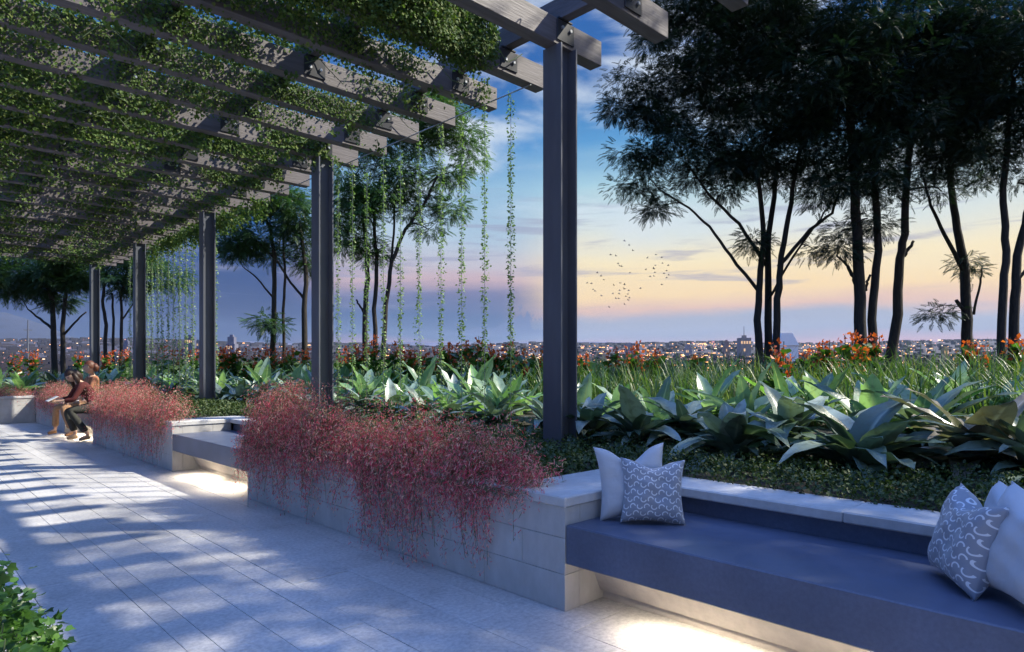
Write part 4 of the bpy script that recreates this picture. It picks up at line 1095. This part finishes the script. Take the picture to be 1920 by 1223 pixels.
tree('tree', 'tree with three thin trunks between the fourth and fifth columns', GM, 21.0,
     [([(197, 665), (199, 610), (192, 565), (200, 510)], .08, .05, 0), ([(213, 665), (213, 600), (210, 550)], .06, .04, 0), ([(225, 665), (229, 610), (226, 560), (240, 500)], .07, .04, 0), ([(228, 600), (250, 570), (262, 552)], .035, .02, 0)],
     [(215, 515, 40, 38, .85), (250, 490, 30, 40, .6), (300, 490, 38, 50, .5), (195, 490, 25, 30, .8), (320, 520, 25, 35, .35)], M_treeleaf2, .8, seed=29, spray=.23, cl_r=.46)
# a tree outside the frame to the right that shades the near paving and the bench
def shade_tree(x, y, h, r, seed, label):
    rs = random.Random(seed); t = empty('tree', (x, y, .7)); tag(t, label, 'tree', GT)
    mb = MB(); nodes = []
    for a in (0, 2.1, 4.2):
        pts = [Vector((.1 * math.cos(a), .1 * math.sin(a), 0)) + Vector((math.cos(a) * r * .4 * q * q, math.sin(a) * r * .4 * q * q, h * .62 * q)) for q in (0, .25, .5, .75, 1)]
        mb.tube(pts, [.11, .09, .08, .07, .05], 8); nodes += [(p, .05) for p in pts[2:]]
    P = []; D = []; Z = []; S = []
    for i in range(62):
        v = Vector((rs.gauss(0, 1), rs.gauss(0, 1), rs.gauss(0, 1))).normalized() * rs.random() ** .4
        c = Vector((v.x * r, v.y * r, h * .78 + v.z * h * .24)); q, rr = min(nodes, key=lambda n_: (n_[0] - c).length)
        mb.tube([q, q.lerp(c, .5) + Vector((0, 0, .1)), c], [.03, .02, .008], 5, caps=False); nodes.append((c, .02))
        for j in range(30):
            w = Vector((rs.gauss(0, 1), rs.gauss(0, 1), rs.gauss(0, .5))).normalized() * .5 * rs.random() ** .4
            P.append(tuple(c + w)); D.append(tuple(w + Vector((0, 0, -.15)))); Z.append((rs.gauss(0, .3), rs.gauss(0, .3), 1)); S.append(rs.uniform(.18, .32))
    mb.build('trunk', M_bark, t, smooth=True)
    scatter('crown', SPRAY_V, SPRAY_F, np.array(P), rot_from(np.array(D), np.array(Z)), np.array(S), M_treeleaf, t)
shade_tree(6.6, -1.5, 6.2, 1.9, 31, 'leafy tree standing just outside the frame, shading the cushioned bench')
shade_tree(8.6, .35, 8.6, 2.0, 33, 'tall leafy tree beyond the right edge, shading the near paving')

# ---------------------------------------------------------------- birds
def birds():
    pts = [(1171, 452), (1180, 460), (1187, 470), (1145, 478), (1155, 480), (1159, 495), (1162, 499), (1166, 500), (1181, 512), (1120, 512), (1127, 518), (1132, 525), (1101, 531), (1109, 532), (1112, 543), (1116, 546), (1128, 555),
           (1151, 535), (1163, 531), (1171, 534), (1171, 542), (1162, 545), (1149, 551), (1161, 551), (1155, 560), (1160, 560), (1179, 545), (1177, 552), (1174, 556), (1180, 559), (1178, 563), (1171, 571), (1142, 576), (1201, 541),
           (1214, 484), (1230, 478), (1241, 483), (1242, 494), (1229, 498), (1253, 498), (1226, 504), (1211, 506), (1228, 511), (1219, 519), (1226, 518), (1250, 508), (1245, 513), (1254, 516), (1250, 521), (1241, 534)]
    m = mat('bird feathers', (.10, .10, .12), .8); first = None
    for i, (px, py) in enumerate(pts):
        p = at(px, py, 95 + 30 * ((i * 7) % 10) / 10)
        if first is None:
            mb = MB()
            mb.tube([(-.24, 0, 0), (-.12, 0, .0), (.05, 0, .01), (.16, 0, .02), (.24, 0, .01)], [.015, .05, .06, .045, .012], 6)
            for s in (-1, 1):
                n = len(mb.v); mb.v += [(.10, s * .03, .02), (-.06, s * .03, .02), (.10, s * .22, .13), (-.03, s * .22, .13), (-.04, s * .42, .10), (.02, s * .03, .035), (.05, s * .22, .145)]
                mb.f += [(n, n + 1, n + 3, n + 2), (n + 2, n + 3, n + 4), (n, n + 2, n + 6, n + 5), (n + 1, n + 5, n + 6, n + 3), (n + 2, n + 4, n + 6), (n + 3, n + 6, n + 4)]
            first = o = mb.build('bird', m)
        else: o = first.copy(); COL.objects.link(o)
        o.location = p; o.rotation_euler = (random.uniform(-.5, .5), random.uniform(-.3, .3), random.uniform(1.5, 2.8)); o.scale = (.9,) * 3
        grp = 'birds in the right hand bunch of the flock' if px >= 1200 else 'birds in the left hand bunch of the flock'
        tag(o, 'small dark bird flying in the ' + ('right' if px >= 1200 else 'left') + ' hand bunch of the flock', 'bird', grp)
birds()

# ---------------------------------------------------------------- foreground shrub at the lower left
def shrub():
    c = at(-30, 1200, 1.75); t = empty('leafy_shrub', (c.x, c.y, 0)); tag(t, 'bright green leafy shrub poking into the lower left corner', 'shrub')
    P = []; D = []; Nn = []; S = []
    mb = MB()
    for i in range(420):
        px = random.uniform(-190, 120); ty = 1082 + max(0, px + 10) * 1.1 + (18 * math.sin(px * .12)) - 6
        if px > 40: ty += 8
        py = ty + abs(random.gauss(0, 1)) * 75 + 4; d = 1.75 + random.uniform(-.14, .30) + (py - 1100) * -.0006
        p = at(px, py, d)
        for j in range(5):
            q = p + Vector((random.gauss(0, .022), random.gauss(0, .022), random.gauss(0, .018)))
            P.append(q - Vector((c.x, c.y, 0))); D.append((random.gauss(0, 1), random.gauss(0, 1), random.gauss(0, .5))); Nn.append((-.3 + random.gauss(0, .5), -.3 + random.gauss(0, .5), 1)); S.append(random.uniform(.020, .036))
        if i % 6 == 0:
            e = p - Vector((c.x, c.y, 0)); mb.tube([Vector((random.gauss(0, .05), random.gauss(0, .05), 0)), e * .5 + Vector((0, 0, .05)), e], [.005, .004, .0015], 4)
    mb.build('stems', M_stemg, t)
    P = np.array([tuple(p) for p in P]); scatter('leaves', *HEART, P, rot_from(np.array(D), np.array(Nn)), np.array(S), M_shrub, t)
shrub()

# ---------------------------------------------------------------- people on the far bench
M_skin = mat('skin', (.50, .33, .25), .55); M_skin.node_tree.nodes['Principled BSDF'].inputs['Subsurface Weight'].default_value = .1
def skin_obj(name, chains, m, parent, root=0, sub=2):
    """chains: list of [(pos, radius)...]; equal positions are merged so the surface is continuous"""
    vs = []; rad = []; es = set()
    def idx(p, r):
        for i, q in enumerate(vs):
            if (Vector(q) - Vector(p)).length < 1e-5: return i
        vs.append(tuple(p)); rad.append(r); return len(vs) - 1
    for ch in chains:
        ids = [idx(p, r) for p, r in ch]
        for a, b in zip(ids, ids[1:]): es.add((min(a, b), max(a, b)))
    me = bpy.data.meshes.new(name); me.from_pydata(vs, list(es), []); me.materials.append(m)
    o = bpy.data.objects.new(name, me); link(o, parent)
    md = o.modifiers.new('skin', 'SKIN'); md.use_smooth_shade = True
    for i, r in enumerate(rad):
        r = r if isinstance(r, tuple) else (r, r); sv = me.skin_vertices[0].data[i]; sv.radius = r; sv.use_root = (i == root)
    s = o.modifiers.new('sub', 'SUBSURF'); s.levels = s.render_levels = sub
    return o
def lim(a, b, k=3): return [Vector(a).lerp(Vector(b), i / k) for i in range(k + 1)]
def hand(wrist, d, side, curl=.5):
    """palm and five fingers as chains leaving the wrist along d"""
    w = Vector(wrist); d = Vector(d).normalized(); s = Vector(side).normalized(); n = d.cross(s)
    palm = w + d * .05; ch = [[(w, .022), (palm, (.030, .016))]]
    for i, l in enumerate((.065, .078, .072, .055)):
        o = palm + s * (.026 - .0175 * i) + d * .018; p1 = o + d * l * .5 - n * curl * l * .15; p2 = p1 + (d - n * curl).normalized() * l * .5
        ch.append([(palm, (.030, .016)), (o, .010), (p1, .009), (p2, .007)])
    th = w + d * .028 + s * .030; ch.append([(w + d * .0, .022), (th, .011), (th + d * .030 + s * .015, .009), (th + d * .052 + s * .016, .0075)])
    return ch
def head(parent, c, look, hairm, long_hair, hair_pts, name_eye=True):
    c = Vector(c); look = Vector(look).normalized(); side = look.cross(Vector((0, 0, 1))).normalized(); up = side.cross(look)
    def W(x, y, z): return c + side * x + look * y + up * z
    mb = MB(); seg, ring = 20, 16
    for i in range(ring + 1):
        ph = math.pi * i / ring
        for j in range(seg):
            a = 2 * math.pi * j / seg; x = math.sin(ph) * math.cos(a); y = math.sin(ph) * math.sin(a); z = math.cos(ph)
            X_ = x * .074 * (1 - .22 * max(0, -z)); Y_ = y * .092 * (1 - .05 * max(0, -z)); Z_ = z * .112
            if y > .6 and abs(x) < .3: Y_ += .020 * math.exp(-((z + .08) / .16) ** 2 - (x / .16) ** 2)
            if y > .3: Y_ -= .008 * math.exp(-((z - .12) / .12) ** 2 - ((abs(x) - .38) / .2) ** 2); Y_ += .006 * math.exp(-((z + .42) / .1) ** 2 - (x / .25) ** 2)
            mb.v.append(tuple(W(X_, Y_, Z_)))
    for i in range(ring):
        for j in range(seg):
            j2 = (j + 1) % seg; mb.f.append((i * seg + j, (i + 1) * seg + j, (i + 1) * seg + j2, i * seg + j2))
    for s in (-1, 1): mb.ball(W(s * .074, -.005, .0), .018, 8, 6, (.5, 1, 1.3))
    h = mb.build('head', M_skin, parent, True)
    for s in (-1, 1): MB().ball(W(s * .030, .082, .012), .010, 8, 6).build('eye', mat('dark eye', (.03, .02, .02), .2), h, True)
    MB().tube([W(-.022, .086, -.048), W(0, .092, -.046), W(.022, .086, -.048)], .005, 6).build('mouth', mat('lips', (.35, .10, .09), .5), h, True)
    hb = MB()
    for i in range(9):
        for j in range(20):
            ph = .0 + 1.75 * i / 8; a = 2 * math.pi * j / 20; x = math.sin(ph) * math.cos(a); y = math.sin(ph) * math.sin(a); z = math.cos(ph)
            if y > .0: z = max(z, .30 + .1 * abs(x)); 
            hb.v.append(tuple(W(x * .086, y * .100 - .008, z * .124 + .006)))
    for i in range(8):
        for j in range(20): j2 = (j + 1) % 20; hb.f.append((i * 20 + j, (i + 1) * 20 + j, (i + 1) * 20 + j2, i * 20 + j2))
    for pts, r in hair_pts: hb.tube([W(*p) for p in pts], r, 8)
    hb.build('hair', hairm, h, True)
    return h
def person(label, J, top_m, leg_m, shoe_m, hairm, look, hair_pts, sleeve=True, book=False):
    base = Vector((J['hip'][0], J['hip'][1], 0)); t = empty('person', base); tag(t, label, 'person')
    J = {k: Vector(v) - base for k, v in J.items()}
    body = []
    hip, chest, neck, hd = J['hip'], J['chest'], J['neck'], J['head']
    waist = hip.lerp(chest, .45)
    body.append([(hip, (.13, .11)), (waist, (.105, .09)), (chest, (.13, .10)), (neck, .045), (hd - (hd - neck) * .3, .042)])
    top = [[(hip.lerp(waist, .3), (.138, .118)), (waist, (.116, .10)), (chest, (.145, .115)), (chest.lerp(neck, .72), .062)]]
    legs = []
    for s in 'lr':
        sh, elb, wr = J['sh' + s], J['el' + s], J['wr' + s]
        body.append([(chest, (.13, .10)), (sh, .045), (elb, .034), (wr, .022)])
        body += hand(wr, wr - elb, Vector((0, 0, 1)) if not book else Vector((.2, .9, .3)))
        top.append([(chest, (.145, .115)), (sh, .058), (sh.lerp(elb, .5), .050), (elb, .045)] + ([(elb.lerp(wr, .6), .038)] if sleeve else []))
        hj, kn, an, toe = J['hj' + s], J['kn' + s], J['an' + s], J['toe' + s]
        body.append([(hip, (.13, .11)), (hj, .07), (kn, .050), (kn.lerp(an, .4), .048), (an, .032), (toe, .024)])
        legs.append([(hip, (.142, .12)), (hj, .088), (hj.lerp(kn, .5), .078), (kn, .062), (kn.lerp(an, .5), .058), (kn.lerp(an, .88), .062)])
    skin_obj('body', body, M_skin, t); skin_obj('top', top, top_m, t); skin_obj('trousers', legs, leg_m, t)
    for s in 'lr':
        an, toe = J['an' + s], J['toe' + s]
        d = (toe - an); d.z = 0; d.normalize()
        skin_obj('shoe', [[(an - d * .03 + Vector((0, 0, -.035)), .038), (an + d * .05 + Vector((0, 0, -.045)), .038), (toe + Vector((0, 0, -.0)), (.038, .028))]], shoe_m, t)
    head(t, hd, look, hairm, True, hair_pts)
    return t
hair_d = noise_mat('dark brown hair', (.018, .010, .008), (.05, .025, .018), 30, .5, .3, 80, stretch=(3, 3, .6)); hair_r = noise_mat('auburn hair', (.07, .022, .012), (.14, .045, .022), 30, .5, .3, 80, stretch=(3, 3, .6))
reader = person('woman in dark red top and dark trousers bending over a white tablet',
    dict(hip=(2.84, 13.42, .58), chest=(2.58, 13.40, .90), neck=(2.50, 13.38, 1.02), head=(2.40, 13.36, 1.12), shl=(2.56, 13.58, .97), ell=(2.42, 13.62, .72), wrl=(2.22, 13.50, .70), shr=(2.54, 13.22, .96), elr=(2.40, 13.18, .71), wrr=(2.20, 13.30, .69),
         hjl=(2.72, 13.52, .56), knl=(2.36, 13.55, .50), anl=(2.50, 13.50, .10), toel=(2.36, 13.50, .035), hjr=(2.72, 13.30, .56), knr=(2.36, 13.26, .52), anr=(2.62, 13.16, .10), toer=(2.47, 13.14, .035)),
    noise_mat('dark red knit', (.06, .010, .010), (.10, .016, .016), 60, .9, .3), noise_mat('dark trousers', (.022, .024, .020), (.04, .042, .034), 50, .85, .2), mat('tan suede', (.34, .25, .17), .8), hair_d, (-.80, -.42, -.62),
    [([(-.055, -.02, .05), (-.085, .0, -.08), (-.075, .03, -.22)], [.04, .045, .02]), ([(.055, -.03, .05), (.085, -.02, -.08), (.08, .02, -.24)], [.04, .05, .02]), ([(0, -.08, .04), (0, -.11, -.08), (.01, -.09, -.22)], [.05, .07, .04])], True, True)
tb = MB(); tb.box(-.085, .085, -.12, .12, -.005, .005, .002); o = tb.build('tablet', mat('white tablet', (.8, .8, .78), .3)); o.location = (2.13, 13.36, .735); o.rotation_euler = (0, R(-28), 0)
tag(o, 'thin white tablet held low by the woman in dark red', 'tablet')
person('auburn haired person in an orange top and tan trousers seated behind the reading woman',
    dict(hip=(2.90, 14.35, .58), chest=(2.92, 14.33, .98), neck=(2.90, 14.31, 1.13), head=(2.85, 14.28, 1.26), shl=(2.90, 14.54, 1.06), ell=(2.76, 14.62, .80), wrl=(2.56, 14.50, .66), shr=(2.92, 14.12, 1.06), elr=(2.80, 14.02, .80), wrr=(2.60, 14.14, .66),
         hjl=(2.76, 14.46, .56), knl=(2.40, 14.66, .52), anl=(2.40, 14.74, .10), toel=(2.28, 14.76, .035), hjr=(2.76, 14.24, .56), knr=(2.42, 14.20, .52), anr=(2.56, 14.14, .10), toer=(2.44, 14.12, .035)),
    noise_mat('orange knit', (.30, .12, .065), (.38, .17, .09), 60, .9, .3), noise_mat('tan cloth', (.30, .17, .09), (.38, .22, .12), 50, .85, .2), mat('brown leather', (.28, .14, .06), .6), hair_r, (-.75, .35, .05),
    [([(0, -.07, .06), (0, -.11, .0), (0, -.12, -.07)], [.05, .06, .03])])

# ---------------------------------------------------------------- haze over the plain
HAZE = 0.000045
hz = MB().box(-7500, 7500, -7500, 7500, -120, 460).build('haze', bpy.data.materials.new('haze air'))
hm = hz.data.materials[0]; hm.use_nodes = True; hm.node_tree.nodes.clear()
ho = hm.node_tree.nodes.new('ShaderNodeOutputMaterial'); hv = hm.node_tree.nodes.new('ShaderNodeVolumePrincipled')
hv.inputs['Color'].default_value = (.66, .80, 1.0, 1); hv.inputs['Density'].default_value = HAZE; hv.inputs['Anisotropy'].default_value = .2
hm.node_tree.links.new(hv.outputs[0], ho.inputs['Volume'])
tag(hz, 'thin evening haze over the plain', None, None, 'stuff')
